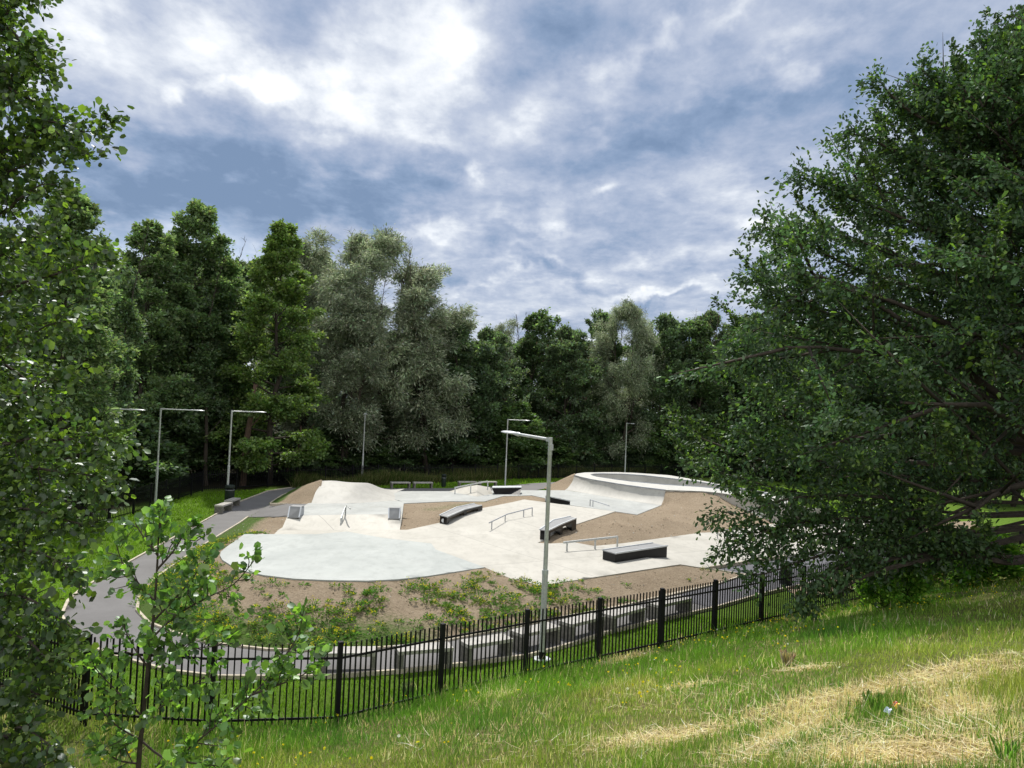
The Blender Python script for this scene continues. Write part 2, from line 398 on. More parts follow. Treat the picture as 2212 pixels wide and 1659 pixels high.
k_rim=lambda X,Y:0*X
# --- front raised slab
st(region('raised_slab',slab_far+slab_near,M['slabc'],step=.5,dz=.035,skirt=.3,interior=[(760,1205,.55),(900,1200,.47)]))
# --- lower plaza
LF=slab_far[1:]+lf_near+[(1387,1204,.36),(1283.6,1181,.2),(1240,1173,.33)]+mound_e+[(1132,1080,.8)]+strip_low[2:]+[(600,1147,.42)]
st(region('plaza',LF,M['conc'],step=.5,dz=.03,skirt=.3,interior=[(750,1140,.42),(1100,1180,.36),(1250,1200,.35)]))
# --- right plaza
RCN=[(1387,1204,.36),(1469,1220.8,.38),(1519.6,1228.6,.12),(1535,1226,.1),(1606,1215,.1),(1700,1201,.1),(1800,1186,.1),(1900,1172,.1)]
RCF=[(1960,1120,.1),(1760,1122,.1),(1700,1128,.1),(1552,1151,.1),(1514,1152,.1),(1346,1175,.13),(1283.6,1181,.2)]
st(region('right_plaza',RCN+RCF,M['conc'],step=.5,dz=.03,skirt=.2))
# --- upper deck with bank down to the plaza
st(region('bank',[(621,1116,.78),(748,1113,.8),(869,1112.6,.8),(863.5,1146,.4),(600,1147,.42),(610,1141,.5)],M['conc'],step=.5,dz=.032,skirt=.3))
st(region('upper_deck',[(621,1116,.78),(666,1088.4,.62),(672,1087.6,.6),(769,1086,.58),(867,1083,.5),(872,1088.6,.6),(869,1112.6,.8),(748,1113,.8)],M['grey'],step=.5,dz=.034,skirt=.3))
BF=strip_up+[(1178,1085,.72),(1329,1106,.8),(1376,1113,.42),(1428,1092.6,.42),(1386,1086.6,.42),(1320,1076,.42),(1262,1066,.42),(1220,1060,.42),(1190,1060,.35),(1126,1060,.3),(970,1062,.3),(823,1062,.3),(770,1064,.3),(867,1083,.5)]
st(region('back_plaza',BF,M['grey'],step=.6,dz=.032,skirt=.3))
# --- low concrete pyramid with the rail
mb=MB(); A=at(1031,1047.6,.82); Lf=at(969,1062,.33); Nn=at(1030,1077,.33); Rr=at(1064,1068.5,.33); Rb=at(1058,1052.5,.62); Bk=at(1000,1052,.1)
mb.add([A,Lf,Nn,Rr,Rb,Bk],[(0,1,2),(0,2,3),(0,3,4),(0,4,5),(0,5,1)])
tag(mb.build('pyramid_bank',M['conc']),'low pale concrete pyramid under the rising rail beside the black block','skate ramp')
# --- rollers / mound
rows=[[(672,1088),(697,1088),(724,1087.4),(748,1087),(770,1086.6),(800,1086),(830,1085),(867,1083)],
 [(679,1070),(700,1070),(724,1070),(748,1070),(766,1070),(796,1077),(826,1080),(861,1080)],
 [(681.5,1061.5),(701,1061.5),(724,1062),(748,1059),(764,1058),(790,1067),(820,1071),(852,1076)],
 [(692,1049),(708,1050),(727,1051),(746,1050),(765,1048),(783,1055),(809,1061),(840,1070.5)],
 [(694,1041),(709,1041),(728,1043),(746,1044),(766,1043.5),(783,1045),(804,1049),(830,1064)],
 [(696.5,1034.6),(710,1033),(722,1032),(745,1037),(766,1040),(786,1038.5),(800,1039),(823,1059)]]
dA=[38,38.1,38.3,38.6,38.9,39.6,40.4,41.3]; dB=[42,42,42.2,42.6,43,43.6,44.3,46.2]
P=[[atd(p[0],p[1],dA[c]+(dB[c]-dA[c])*ri/5) for c,p in enumerate(r)] for ri,r in enumerate(rows)]
last=[np.array((p[0]+.3,p[1]+2.8,.33)) for p in P[-1]]
side=[np.array((r[-1][0]+.7,r[-1][1]+.35,.36)) for r in P+[last]]
P=P+[last]
P=np.array([r+[s] for r,s in zip(P,side)])
def gridpatch(name,P,mat,parent=None,sub=2):
    n,m,_=P.shape; I=np.arange(n*m).reshape(n,m); F=np.stack([I[:-1,:-1],I[:-1,1:],I[1:,1:],I[1:,:-1]],-1).reshape(-1,4)
    me=mesh_np(name,P.reshape(-1,3),F,None,True); o=link(name,me,mat,parent)
    if sub: s=o.modifiers.new('sub','SUBSURF'); s.levels=sub; s.render_levels=sub; s.boundary_smooth='PRESERVE_CORNERS'
    return o
tag(gridpatch('roller_mound',P,M['wallc']),'white concrete roller mound with two crests at the back left','skate ramp')
# --- raised bowl: deck, coping, wall, quarter pipe
DZ=1.28
outer_near=[(1240.6,1026.6,DZ),(1257,1031,DZ),(1278,1035.5,DZ),(1333,1044.6,DZ),(1386,1052,DZ),(1437,1058,DZ),(1518,1061,DZ),(1551,1064,DZ),(1620,1074,DZ),(1700,1088,DZ)]
outer_far=[(1720,1074,DZ),(1592.7,1052,DZ),(1508,1037,DZ),(1446,1026.5,DZ),(1374,1021.5,DZ),(1335,1020,DZ),(1302,1020,DZ),(1264,1020.5,DZ),(1245,1023,DZ)]
inner=[(1276.6,1025.5,DZ),(1283,1028,DZ),(1292,1030,DZ),(1325,1035,DZ),(1362,1040,DZ),(1434,1047,DZ),(1515,1052,DZ),(1580,1059,DZ),(1640,1067,DZ),(1660,1066.5,DZ),(1640,1063,DZ),(1592,1055,DZ),(1508,1041,DZ),(1450.6,1034,DZ),(1393,1027.5,DZ),(1345,1024.3,DZ),(1300,1023.6,DZ),(1284,1024.2,DZ)]
bowl=empty('bowl',at(1400,1070,.3),0,'large raised concrete bowl with a pale rim and curved quarter pipe front','skate bowl')
def inparent(o,p):
    o.parent=p; o.matrix_parent_inverse=Matrix.Translation(-Vector(p.location)); return o
inparent(region('rim_deck',outer_near+outer_far,M['deckc'],hole=inner,step=.5,skirt=.14,relax=1),bowl)
iw=densify(W(inner),.5); cen=np.mean(np.array(iw),0)
rings=[]
for f in np.linspace(0,1,8):
    a=f*math.pi/2; sh=1.0*(1-math.cos(a)); dp=1.05*math.sin(a)
    r=[]
    for p in iw:
        v=cen[:2]-p[:2]; v=v/np.linalg.norm(v); r.append(np.array((p[0]+v[0]*sh*.9,p[1]+v[1]*sh*.9,DZ-.012-dp)))
    rings.append(r)
Pn=np.array(rings); n,m,_=Pn.shape; I=np.arange(n*m).reshape(n,m); I2=np.roll(I,-1,1)
F=np.stack([I[:-1],I2[:-1],I2[1:],I[1:]],-1).reshape(-1,4)
inparent(link('bowl_wall',mesh_np('bowl_wall',Pn.reshape(-1,3),F,None,True),M['wallc']),bowl)
mb=MB(); mb.add([tuple(p) for p in Pn[-1]],[tuple(range(m))]); inparent(mb.build('bowl_floor',M['grey']),bowl)
mb=MB(); cp=[(p[0],p[1],DZ+.012) for p in iw]; mb.tube(cp+[cp[0]],.035,6); inparent(mb.build('coping',M['galvd'],smooth=True),bowl)
ow=densify(W(outer_near[5:]+outer_far),.6)
mb=MB()
for a,b in zip(ow[:-1],ow[1:]): mb.add([a-(0,0,.02),b-(0,0,.02),(b[0],b[1],0),(a[0],a[1],0)],[(0,1,2,3)])
inparent(mb.build('outer_wall',M['wallc']),bowl)
T=[(1240.6,1026.6,DZ),(1257,1031,DZ),(1278,1035.5,DZ),(1305,1040,DZ),(1333,1044.6,DZ),(1360,1048.5,DZ),(1386,1052,DZ),(1437,1058,DZ)]
B=[(1220,1060,.42),(1240,1062.5,.42),(1262,1066,.42),(1290,1071,.42),(1320,1076,.42),(1350,1081,.42),(1386,1086.6,.42),(1428,1092.6,.42)]
Tw=W(T); Bw=W(B); rws=[]
for f in np.linspace(0,1,10):
    r=[]
    for a,b in zip(Bw,Tw):
        hz=1-math.sqrt(max(0,1-f*f*.985)); xy=a+(b-a)*f; r.append(np.array((xy[0],xy[1],a[2]+.035+(b[2]-a[2]-.05)*(.75*hz/(1-math.sqrt(.015))+.25*f))))
    rws.append(r)
inparent(gridpatch('quarter_pipe',np.array(rws),M['wallc'],None,1),bowl)
mb=MB(); mb.tube([p+(0,-.01,-.01) for p in Tw],.035,6); inparent(mb.build('coping',M['galvd'],smooth=True),bowl)
# side return of the quarter pipe: thin concrete edge
mb=MB(); edge=[r[-1] for r in rws]; mb.add([tuple(p) for p in edge]+[(p[0]+.16,p[1]+.12,p[2]-.02) for p in edge],[(i,i+1,len(edge)+i+1,len(edge)+i) for i in range(len(edge)-1)]); inparent(mb.build('side_edge',M['deckc']),bowl)
# black side panel of the far ramp (seen through the oak)
k=at(1611,1092,.45); d=k[1]; pan=[(1592,1069),(1604,1062),(1614,1052),(1620,1040),(1622,1060),(1627,1075),(1636,1096),(1626,1084),(1612,1073)]
pa=[atd(x,y,d) for x,y in pan]; mb=MB(); mb.prism([p+(0,.12,0) for p in pa],pa)
tag(mb.build('ramp_side_panel',M['blackside']),'pointed black curved side panel of a ramp, half hidden by oak leaves','ramp side')
st(region('far_bank',[(1551,1064,1.25),(1620,1074,1.25),(1700,1088,1.2),(1800,1104,.9),(1790,1120,.12),(1700,1126,.12),(1640,1118,.3),(1590,1090,.7)],M['wallc'],step=.6,dz=.02,skirt=.3))
# --- paths
outerp=[(1300,1031),(1239,1036),(1196,1041.5),(1150,1044),(1110,1048),(1060,1051),(970,1054.5),(823,1055),(700,1050.5),(637,1052.5),(579,1061),(518.6,1084),(472,1108.7),(405,1146),(300,1203),(176,1273.6),(146,1300),(133,1330),(150,1370),(205,1403),(256,1421),(360,1450),(467,1463),(600,1464),(714,1461),(858,1451),(1002,1435),(1136,1418),(1227,1394),(1314,1366),(1412,1343),(1545,1313)]
innerp=[(1552,1262),(1440,1287),(1342,1311),(1230,1332),(1118,1356),(1002,1378),(954,1387.6),(842,1400),(708,1408),(576,1405),(448,1390),(374,1368),(320,1345.6),(296,1320),(300,1290),(335,1250),(387,1214),(448,1173),(518,1130),(536,1117)]
innerb=[(583,1088),(643,1057),(700,1056),(823,1064),(970,1065),(1126,1064),(1174.6,1056),(1240,1046),(1300,1036)]
z2=lambda l,z=.012:[(x,y,z) for x,y in l]
P1=z2(outerp)+z2(innerp)+z2(innerb)
st(region('path',P1,M['asph'],step=.8,relax=3))
PATH=[p[:2] for p in W(P1)]
st(region('ramp_path',[(536,1117,.012),(583,1088,.012),(666,1088.4,.63),(621,1116,.79)],M['asph'],step=.7,dz=.006,skirt=.2))
A2=z2([(1437,1290),(1552,1262),(1611,1242.5),(1519.6,1228.6),(1535,1226),(1606,1215),(1700,1201),(1800,1186),(1900,1171),(2112,1154),(2140,1168),(2060,1195),(1960,1222),(1872,1236),(1700,1271),(1645,1284),(1545,1313)],.02)
st(region('dark_path',A2,M['asph2'],step=.9,relax=3))
PATH2=[p[:2] for p in W(A2)]
# kerbs
def kerb(name,pts,z=.0,w=.07,h=.05):
    ww=[at(x,y,z) for x,y in pts]; n=len(ww); mb=MB(); a=[];b=[]
    for i in range(n):
        d=ww[min(i+1,n-1)]-ww[max(i-1,0)]; d=d[:2]/np.linalg.norm(d[:2]); nn=np.array((-d[1],d[0],0)); a.append(ww[i]+nn*w/2); b.append(ww[i]-nn*w/2)
    vs=[]
    for p,q in zip(a,b): vs+=[(p[0],p[1],z-.1),(p[0],p[1],z+h),(q[0],q[1],z+h),(q[0],q[1],z-.1)]
    fs=[]
    for i in range(n-1):
        for k in range(3): fs.append((4*i+k,4*i+k+1,4*i+4+k+1,4*i+4+k))
    mb.add(vs,fs+[(0,1,2,3)]); return st(mb.build(name,M['kerb']))
def smoothpts(l,k=4):
    l=[np.array(p,float) for p in l]; o=[]
    for i in range(len(l)-1):
        p0=l[max(i-1,0)];p1=l[i];p2=l[i+1];p3=l[min(i+2,len(l)-1)]
        for j in range(k):
            t=j/k; o.append(tuple(.5*((2*p1)+(-p0+p2)*t+(2*p0-5*p1+4*p2-p3)*t*t+(-p0+3*p1-3*p2+p3)*t**3)))
    o.append(tuple(l[-1])); return o
kerb('kerb',innerp,.01); kerb('kerb',outerp[8:],.01); kerb('kerb',[(583,1088),(610,1070),(643,1057)],.01)
kerb('kerb',[(1437,1290),(1552,1262),(1611,1242.5),(1519.6,1228.6)],.02); kerb('kerb',[(1545,1313),(1645,1284),(1700,1271),(1872,1236),(1960,1222),(2060,1195),(2140,1168)],.02)
kerb('kerb',[(1535,1226),(1606,1215),(1700,1201)],.10)
kerb('kerb',[(583,1088.5),(666,1088.6)],.3,.1,.04)
# --- soil banks
inw=W(z2(innerp,0))
def front_grass(X,Y):
    d=segdist(X,Y,inw[7:]); k=np.clip(1.25-d/2.2,0,1)*.62
    side=segdist(X,Y,inw[-7:]); k=np.maximum(k,np.clip(1.5-side/1.2,0,1))
    right=np.clip((X-3)/4,0,1); return np.clip(k*(1-.8*right),0,1)
FB=[(528,1155.6,.70)]+slab_near[::-1][0:0]+[(592,1155.6,.5)]
FB=[(592,1155.6,.52),(528,1155.6,.72)]+slab_near[::-1]+[(1047,1227.6,.42)]+lf_near+[(1519.6,1228.6,.12),(1611,1242.5,.0)]+[(x,y,0) for x,y in innerp]+[(580,1115.5,.36),(621,1116,.78),(610,1141,.5),(600,1147,.42)]
def f_b(X,Y): return 0*X
soilg='bare soil banks around the park'
def bank_prof(X,Y):
    d=segdist(X,Y,inw); e=segdist(X,Y,[at(*p)[:2] for p in slab_near]); t=d/(d+e+1e-6); return np.where(e<4,.10*np.sin(math.pi*np.clip(t,0,1)),0)
st(region('soil_bank',FB,M['soil'],step=.25,dz=.0,bump=.16,colfn=front_grass,relax=500,zfn=bank_prof))
st(region('soil_patch',strip_up+strip_low,M['soil'],step=.35,bump=.05,relax=400,interior=[(930,1110,.72)],colfn=lambda X,Y:.42*np.clip(1-segdist(X,Y,[p[:2] for p in W([(930,1098,.6),(1060,1085,.45)])])/2.2,0,1)))
st(region('soil_mound',[(583,1088,.3),(583,1087,.02),(612,1069,.02),(643,1054,.02),(672,1043,.6),(694,1036,1.5),(696,1038,1.5),(694,1048,1.3),(682,1062,1.03),(672,1087.6,.6),(660,1088.4,.6)][1:],M['soil'],step=.4,bump=.06,relax=400,colfn=lambda X,Y:np.clip(1.5-segdist(X,Y,[p[:2] for p in W([(583,1088,.02),(643,1057,.02)])])/.9,0,1)))
MD=mound_e+[(1376,1113,.42),(1428,1092.6,.42),(1434,1078,.8),(1438,1060,1.22),(1518,1063,1.22),(1551,1066,1.2),(1590,1090,.7),(1640,1118,.3),(1700,1127,.14)]+[(1700,1128,.1),(1552,1151,.1),(1514,1152,.1),(1346,1175,.13),(1283.6,1181,.2),(1240,1173,.33)]
st(region('soil_hill',MD,M['soil'],step=.4,bump=.09,relax=500,interior=[(1370,1132,.62),(1440,1116,.72),(1330,1128,.72)],colfn=lambda X,Y:0*X))
st(region('soil_side',[(1174.6,1054,.0),(1207,1038,.55),(1239,1023.4,1.22),(1243,1022.4,1.2),(1241,1028,1.2),(1235,1044,.72),(1220,1060,.42),(1190,1060,.3)],M['soil'],step=.4,bump=.06,relax=400,colfn=lambda X,Y:0*X))
st(region('soil_verge',[(1700,1271,.0),(1872,1236,.0),(1960,1222,.0),(2060,1196,0),(2080,1215,.02),(1960,1245,.02),(1872,1268,.05),(1720,1292,.05)],M['soil'],step=.4,bump=.04,relax=100,colfn=lambda X,Y:.25+0*X))
st(region('far_soil',[(1985,1130,.05),(2112,1125,.05),(2125,1150,.05),(1985,1166,.05)],M['soil'],step=.6,bump=.04,relax=100,colfn=lambda X,Y:.1+0*X))
# ------------------------------------------------------------------ fences
def fence_panel(A,B,top,h,parent,origin,thin=.0138,gap=.103):
    """A,B ground points of two neighbouring posts, pickets between"""
    A=np.array(A,float);B=np.array(B,float); mb=MB(); Ln=np.linalg.norm((B-A)[:2]); n=max(2,int(round(Ln/gap))); rz=math.atan2(B[1]-A[1],B[0]-A[0])
    for i in range(1,n):
        t=i/n; p=A+(B-A)*t; zt=p[2]+h-.03; zb=p[2]+.05
        mb.box((p[0]-origin[0],p[1]-origin[1],(zt+zb)/2-origin[2]),(thin*1.7,thin*1.7,zt-zb),rz)
    o=np.array(origin)
    u=(B-A)/np.linalg.norm(B-A)
    for zz in (.14,h-.27): mb.beam(A+u*.04+(0,0,zz)-o,B-u*.04+(0,0,zz)-o,.02,.038)
    return mb.build('panel',M['fence'],parent)
def fence_post(A,h,parent,origin,rz,w=.06):
    mb=MB(); p=np.array(A)-np.array(origin); mb.box((p[0],p[1],p[2]+h/2-.05),(w,w,h+.1),rz); mb.box((p[0],p[1],p[2]+h+.004),(w+.008,w+.008,.012),rz)
    return mb.build('post',M['fence'],parent)
def fence(name,pts,h,label,group=None,gap=.103,w=.078,thin=.0138):
    o=pts[0]; root=empty(name,o,0,label,'fence',group)
    for i,p in enumerate(pts):
        q=pts[min(i+1,len(pts)-1)]; pp=pts[max(i-1,0)]; rz=math.atan2(q[1]-pp[1],q[0]-pp[0])
        fence_post(p,h,root,o,rz,w)
        if i<len(pts)-1: fence_panel(p,pts[i+1],None,h,root,o,thin,gap)
    return root
FH=1.40
front=[]
for px,py,d in ((56,1312,13.8),(192,1370,12.7),(465,1380,12.6),(736,1387,13.2),(957,1348,14.6),(1140,1317,15.8),(1297,1292,17.0),(1431,1271.5,18.2),(1546,1253,19.5),(1647,1236,20.8)):
    p=atd(px,py,d); p[2]=min(max(p[2],1.48),1.62)-FH if px>100 else .1; front.append(p)
for k in (1,2):
    p=front[0]+np.array((-1.75,1.1,0)); front.insert(0,np.array((p[0],p[1],.06)))
u=np.array((1.6,1.25,0))
for k in range(1,13):
    p=front[-1]+u*1.0; p[2]=.12; front.append(p)
fence('park_fence',front,FH,'black vertical bar fence at the foot of the grass bank, nearest the camera')
FRONT=[tuple(p[:2]) for p in front]
def resample(P,step):
    P=[np.array(p,float) for p in P]; o=[P[0]]; 
    for a,b in zip(P[:-1],P[1:]):
        n=max(1,int(round(np.linalg.norm(b-a)/step)))
        for k in range(1,n+1): o.append(a+(b-a)*k/n)
    return o
lf=[np.array((-17.2,27,0)),at(288,1112),at(437,1061)]
bk=[at(437,1061),at(640,1047.5),at(816,1040),at(1119,1034),at(1205,1033)]
bk+= [np.array((16,73.5,0)),np.array((27,74,0)),np.array((36,70,0))]
fence('boundary_fence',resample(lf,2.07),1.25,'dark bar fence running back along the left lawn under the trees',None,.14,.07,.014)
fence('boundary_fence',resample(bk,2.07),1.25,'long black bar fence across the back in front of the wood',None,.14,.07,.014)
BACKF=[tuple(p[:2]) for p in lf+bk]
# ------------------------------------------------------------------ street lamps
def lamp(base,az,label,alen=1.25,footing=False,tilt=.0,H=5.0,k=1.0):
    root=empty('street_lamp',base,az,label,'street lamp','lamp columns round the skatepark')
    mb=MB(); mb.tube([(0,0,-.05),(0,0,.02),(0,0,1.95)],[.062*k,.062*k,.06*k],14); mb.build('column_base',M['galv'],root,True)
    mb=MB(); mb.tube([(0,0,1.95),(0,0,1.99),(0,0,2.0),(0,0,4.6),(0,0,4.61),(0,0,H)],[.06*k,.058*k,.046*k,.040*k,.045*k,.045*k],12); mb.build('column',M['galv'],root,True)
    mb=MB(); mb.tube([(0,0,1.93),(0,0,2.02)],[.066*k,.066*k],12); mb.build('collar',M['edge'],root,True)
    mb=MB(); t=math.tan(tilt); mb.tube([(0,0,H-.05),(alen-.3,0,H-.05+t*(alen-.3))],[.032*k,.030*k],10); mb.box((.045,0,H-.05),(.10,.10,.09)); mb.build('arm',M['galv'],root,True)
    x0=alen-.34; z0=H-.05+t*(alen-.3); prof=[(0,.035,.035),(.08,.05,.05),(.16,.06,.04),(.26,.12,.045),(.42,.15,.045),(.58,.13,.035),(.68,.07,.018),(.70,.02,.008)]
    mb=MB(); n=14; vs=[];fs=[]
    for x,w,h in prof:
        for j in range(n):
            a=2*math.pi*j/n; y=w*math.cos(a); z=h*math.sin(a)
            if z<0 and x>.2: z*=.35
            vs.append((x0+x,y,z0+z+t*x))
    for i in range(len(prof)-1):
        for j in range(n): q=(j+1)%n; fs.append((i*n+j,i*n+q,(i+1)*n+q,(i+1)*n+j))
    fs+=[tuple(range(n-1,-1,-1)),tuple(range((len(prof)-1)*n,len(prof)*n))]
    mb.add(vs,fs); hd=mb.build('lamp_head',M['lamp'],root,True)
    mb=MB(); mb.prism([(x0+.28,-.08,z0-.022+t*.4),(x0+.56,-.07,z0-.022+t*.5),(x0+.56,.07,z0-.022+t*.5),(x0+.28,.08,z0-.022+t*.4)],[(x0+.28,-.08,z0-.012+t*.4),(x0+.56,-.07,z0-.012+t*.5),(x0+.56,.07,z0-.012+t*.5),(x0+.28,.08,z0-.012+t*.4)]); mb.build('lens',M['lens'],hd)
    if footing:
        mb=MB(); mb.tube([(0,0,-.1),(0,0,.05)],[.2,.2],18); mb.build('footing',M['edge'],root,False)
        mb=MB(); mb.tube([(0,0,.04),(0,0,.24)],[.075,.068],14); mb.build('root_sleeve',M['black'],root,True)
        mb=MB(); mb.box((-.05,0,4.78),(.06,.05,.14)); mb.build('junction_box',M['galv'],root)
    return root
nb=at(1170,1427); lamp(nb,math.atan2(.79,-.61),'tall galvanised lamp column just behind the near fence among the concrete benches',1.45,True,R_(3.2),5.0,1.12)
lamp(at(335,1098),.12,'lamp column on the left lawn behind the leafy sapling, long arm to the right',1.75)
lamp(at(490,1086),.42,'lamp column standing beside the green bin on the left lawn',1.45)
lamp(at(781.5,1041),-1.35,'lamp column rising behind the white roller mound',1.2)
lamp(at(1091,1049),-.45,'lamp column behind the black manual block, arm to the right',1.5)
lamp(at(1349.5,1034),-1.3,'farthest lamp column, behind the raised concrete bowl',1.2)
p=atd(215,906,33); lamp((p[0],p[1],0),.1,'lamp column mostly hidden by the alder, only its head showing',1.5)
# ------------------------------------------------------------------ benches
def bench(Lp,Rp,label,h=.42,dep=.42,ln=None,th=.085,group='concrete benches along the path'):
    a=np.array(Lp);b=np.array(Rp); a,b=a+(b-a)*.035,b-(b-a)*.035; d=b-a; l=ln or np.linalg.norm(d[:2]); rz=math.atan2(d[1],d[0])
    c=(a+b)/2+np.array((-math.sin(rz),math.cos(rz),0))*dep/2
    root=empty('concrete_bench',(c[0],c[1],.0),rz,label,'bench',group)
    mb=MB(); mb.box((0,0,h-th/2),(l,dep,th)); mb.build('seat',M['bench'],root,bevel=.008)
    for s in (-1,1):
        mb=MB(); mb.box((s*(l/2-.065),0,(h-th-.003)/2-.02),(.11,dep-.01,h-th+.037)); mb.build('leg',M['legshade'],root,bevel=.008)
    return root
FB_=[((686,1456),(816,1454),'concrete bench by the near fence, first from the left, square on to the camera'),
 ((855,1453),(983,1442),'concrete bench by the near fence, second from the left'),
 ((1008,1438),(1111,1420),'concrete bench by the near fence, third from the left, left of the lamp column'),
 ((1123,1412),(1213,1391),'concrete bench directly behind the tall near lamp column'),
 ((1232,1388),(1308,1367),'concrete bench by the near fence, first one right of the lamp column'),
 ((1322,1368),(1396,1346),'concrete bench by the near fence, second one right of the lamp column'),
 ((1420,1343),(1496,1324),'concrete bench at the right end of the near row, beside the dark tarmac')]
for i,(a,b,l) in enumerate(FB_): bench(at(*a),at(*b),l,.43 if i else .42,.46)
for a,b,l in (((482,1110),(501,1103.5),'nearer of two concrete benches beside the left path and bin'),((502,1099),(518,1093),'farther of two concrete benches beside the left path and bin')):
    p=at(*a);q=at(*b); bench(p,q,l,.42,.42,1.3)
for a,b,l in (((846,1055),(886,1055),'left one of two small benches on the back lawn right of the white mound'),((895,1055),(934.5,1055),'right one of two small benches on the back lawn, left of the dark bin'),
              ((992,1053),(1030,1053),'back lawn bench partly hidden behind the rising rail'),((1036,1053),(1074,1053),'back lawn bench partly hidden behind the black block')):
    bench(at(*a),at(*b),l,.42,.42,1.35)
# ------------------------------------------------------------------ bins
def bin_(p,label,h=1.0,r=.21,parts=True):
    root=empty('litter_bin',p,0,label,'litter bin')
    mb=MB(); mb.tube([(0,0,-.02),(0,0,.06),(0,0,h*.72)],[r*.86,r,r],20); mb.build('body',M['bin'],root,True)
    mb=MB(); mb.tube([(0,0,h*.84),(0,0,h*.86),(0,0,h*.96),(0,0,h)],[r*.98,r*1.05,r*1.03,r*.7],20); mb.build('lid',M['bin'],root,True)
    mb=MB(); mb.tube([(0,0,h*.72),(0,0,h*.84)],[r*.8,r*.8],16); mb.build('opening',M['black'],root,True)
    mb=MB(); mb.tube([(0,0,h*.70),(0,0,h*.73)],[r*1.03,r*1.03],20); mb.build('band',M['galvd'],root,True)
    for a in (0.6,2.5,-2.5,-.6):
        mb=MB(); mb.box((r*.93*math.cos(a),r*.93*math.sin(a),h*.78),(.04,.04,h*.15),a); mb.build('strut',M['bin'],root)
    return root
bin_(at(495,1086.5),'dark green round litter bin beside the lamp column on the left lawn',.98,.25)
bin_(at(958,1051.5),'dark litter bin alone on the back lawn between bench pairs',.9,.17)
bin_(at(1697,1263),'dark litter bin just behind the near fence beneath the oak branches',.8,.19)
# ------------------------------------------------------------------ ledges and blocks
def hull_ledge(root,front,back,zb,th,body,legs=None,topmat=None,inset=.0):
    F_=[np.array(p) for p in front]; B_=[np.array(p) for p in back]; o=np.array(root.location)
    n=len(F_); mb=MB(); tt=.03
    for i in range(n-1):
        q=[F_[i],F_[i+1],B_[i+1],B_[i]]; mb.prism([p-(0,0,tt)-o for p in q],[p-o for p in q])
    mb.build('steel_top',topmat or M['sheet'],root)
    mb=MB()
    ins=lambda p,q: p+(q-p)/np.linalg.norm(q-p)*.02
    for i in range(n-1):
        q=[ins(F_[i],B_[i]),ins(F_[i+1],B_[i+1]),ins(B_[i+1],F_[i+1]),ins(B_[i],F_[i])]
        mb.prism([p-(0,0,tt+th)-o for p in q],[p-(0,0,tt+.002)-o for p in q])
    mb.build('body',body,root)
    mb=MB()
    for P_ in (F_,B_):
        for i in range(n-1): mb.beam(P_[i]+(0,0,.006)-o,P_[i+1]+(0,0,.006)-o,.05,.05)
    mb.build('edge_strip',M['edge'],root)
    if legs:
        for (i,t,w) in legs:
            a=F_[i]+(F_[i+1]-F_[i])*t; b=B_[i]+(B_[i+1]-B_[i])*t; d=(F_[i+1]-F_[i]); d=d/np.linalg.norm(d); a=ins(a,b); b=ins(b,a)
            q=[a,a+d*w,b+d*w,b]; mb=MB(); mb.prism([np.array((p[0],p[1],zb))-o for p in q],[p-(0,0,tt+.01)-o for p in q]); mb.build('leg',body,root)
def disc(root,c,nrm,r,mat,name='round_emblem'):
    c=np.array(c)-np.array(root.location); n=np.array(nrm,float); n/=np.linalg.norm(n); mb=MB(); mb.tube([c,c+n*.006],[r,r],20); return mb.build(name,mat,root)
def with_back(front,w,direction):
    d=np.array((direction[0],direction[1],0.0)); d/=np.linalg.norm(d); return [p+d*w for p in front]
# bent ledge by the soil patch
zt=.75
f=[at(966,1116.5,.80),at(1003,1100.5,.84),at(1040,1091.5,.86)]; bck=[at(950,1113,.80),at(986.7,1095.8,.84),at(1025,1088,.86)]
r=empty('bent_grind_ledge',(f[0][0],f[0][1],.42),0,'bent black grind ledge with steel top beside the triangular soil patch','grind ledge','bent black grind ledges')
hull_ledge(r,f,bck,.35,.10,M['black'],[(0,.0,.34),(1,.0,.30),(1,.82,.5)])
nn=f[0]-f[1]; nn[2]=0; nn/=np.linalg.norm(nn); fc=(f[0]+bck[0])/2; disc(r,(fc[0]+nn[0]*.006,fc[1]+nn[1]*.006,.60),nn,.085,M['edge'])
f=[at(1185,1146,.80),at(1214,1132,.86),at(1245,1119.4,.94)]; bck=[at(1166,1144,.80),at(1195,1123.8,.86),at(1232,1115.5,.94)]
r=empty('bent_grind_ledge',(f[0][0],f[0][1],.4),0,'bent black grind ledge with steel top at the foot of the big soil hill','grind ledge','bent black grind ledges')
hull_ledge(r,f,bck,.3,.12,M['black'],[(0,.0,.30),(0,.9,.34),(1,.72,.5)])
# box ledge front right
zt=.71; f=[at(1330,1195.8,zt),at(1442,1179.2,zt)]; bck=[at(1301.6,1188.3,zt),at(1410,1173,zt)]
r=empty('box_ledge',(f[0][0],f[0][1],.36),0,'long black box ledge with pale steel top, nearest ledge on the right','grind box')
hull_ledge(r,f,bck,0,.66,M['black'])
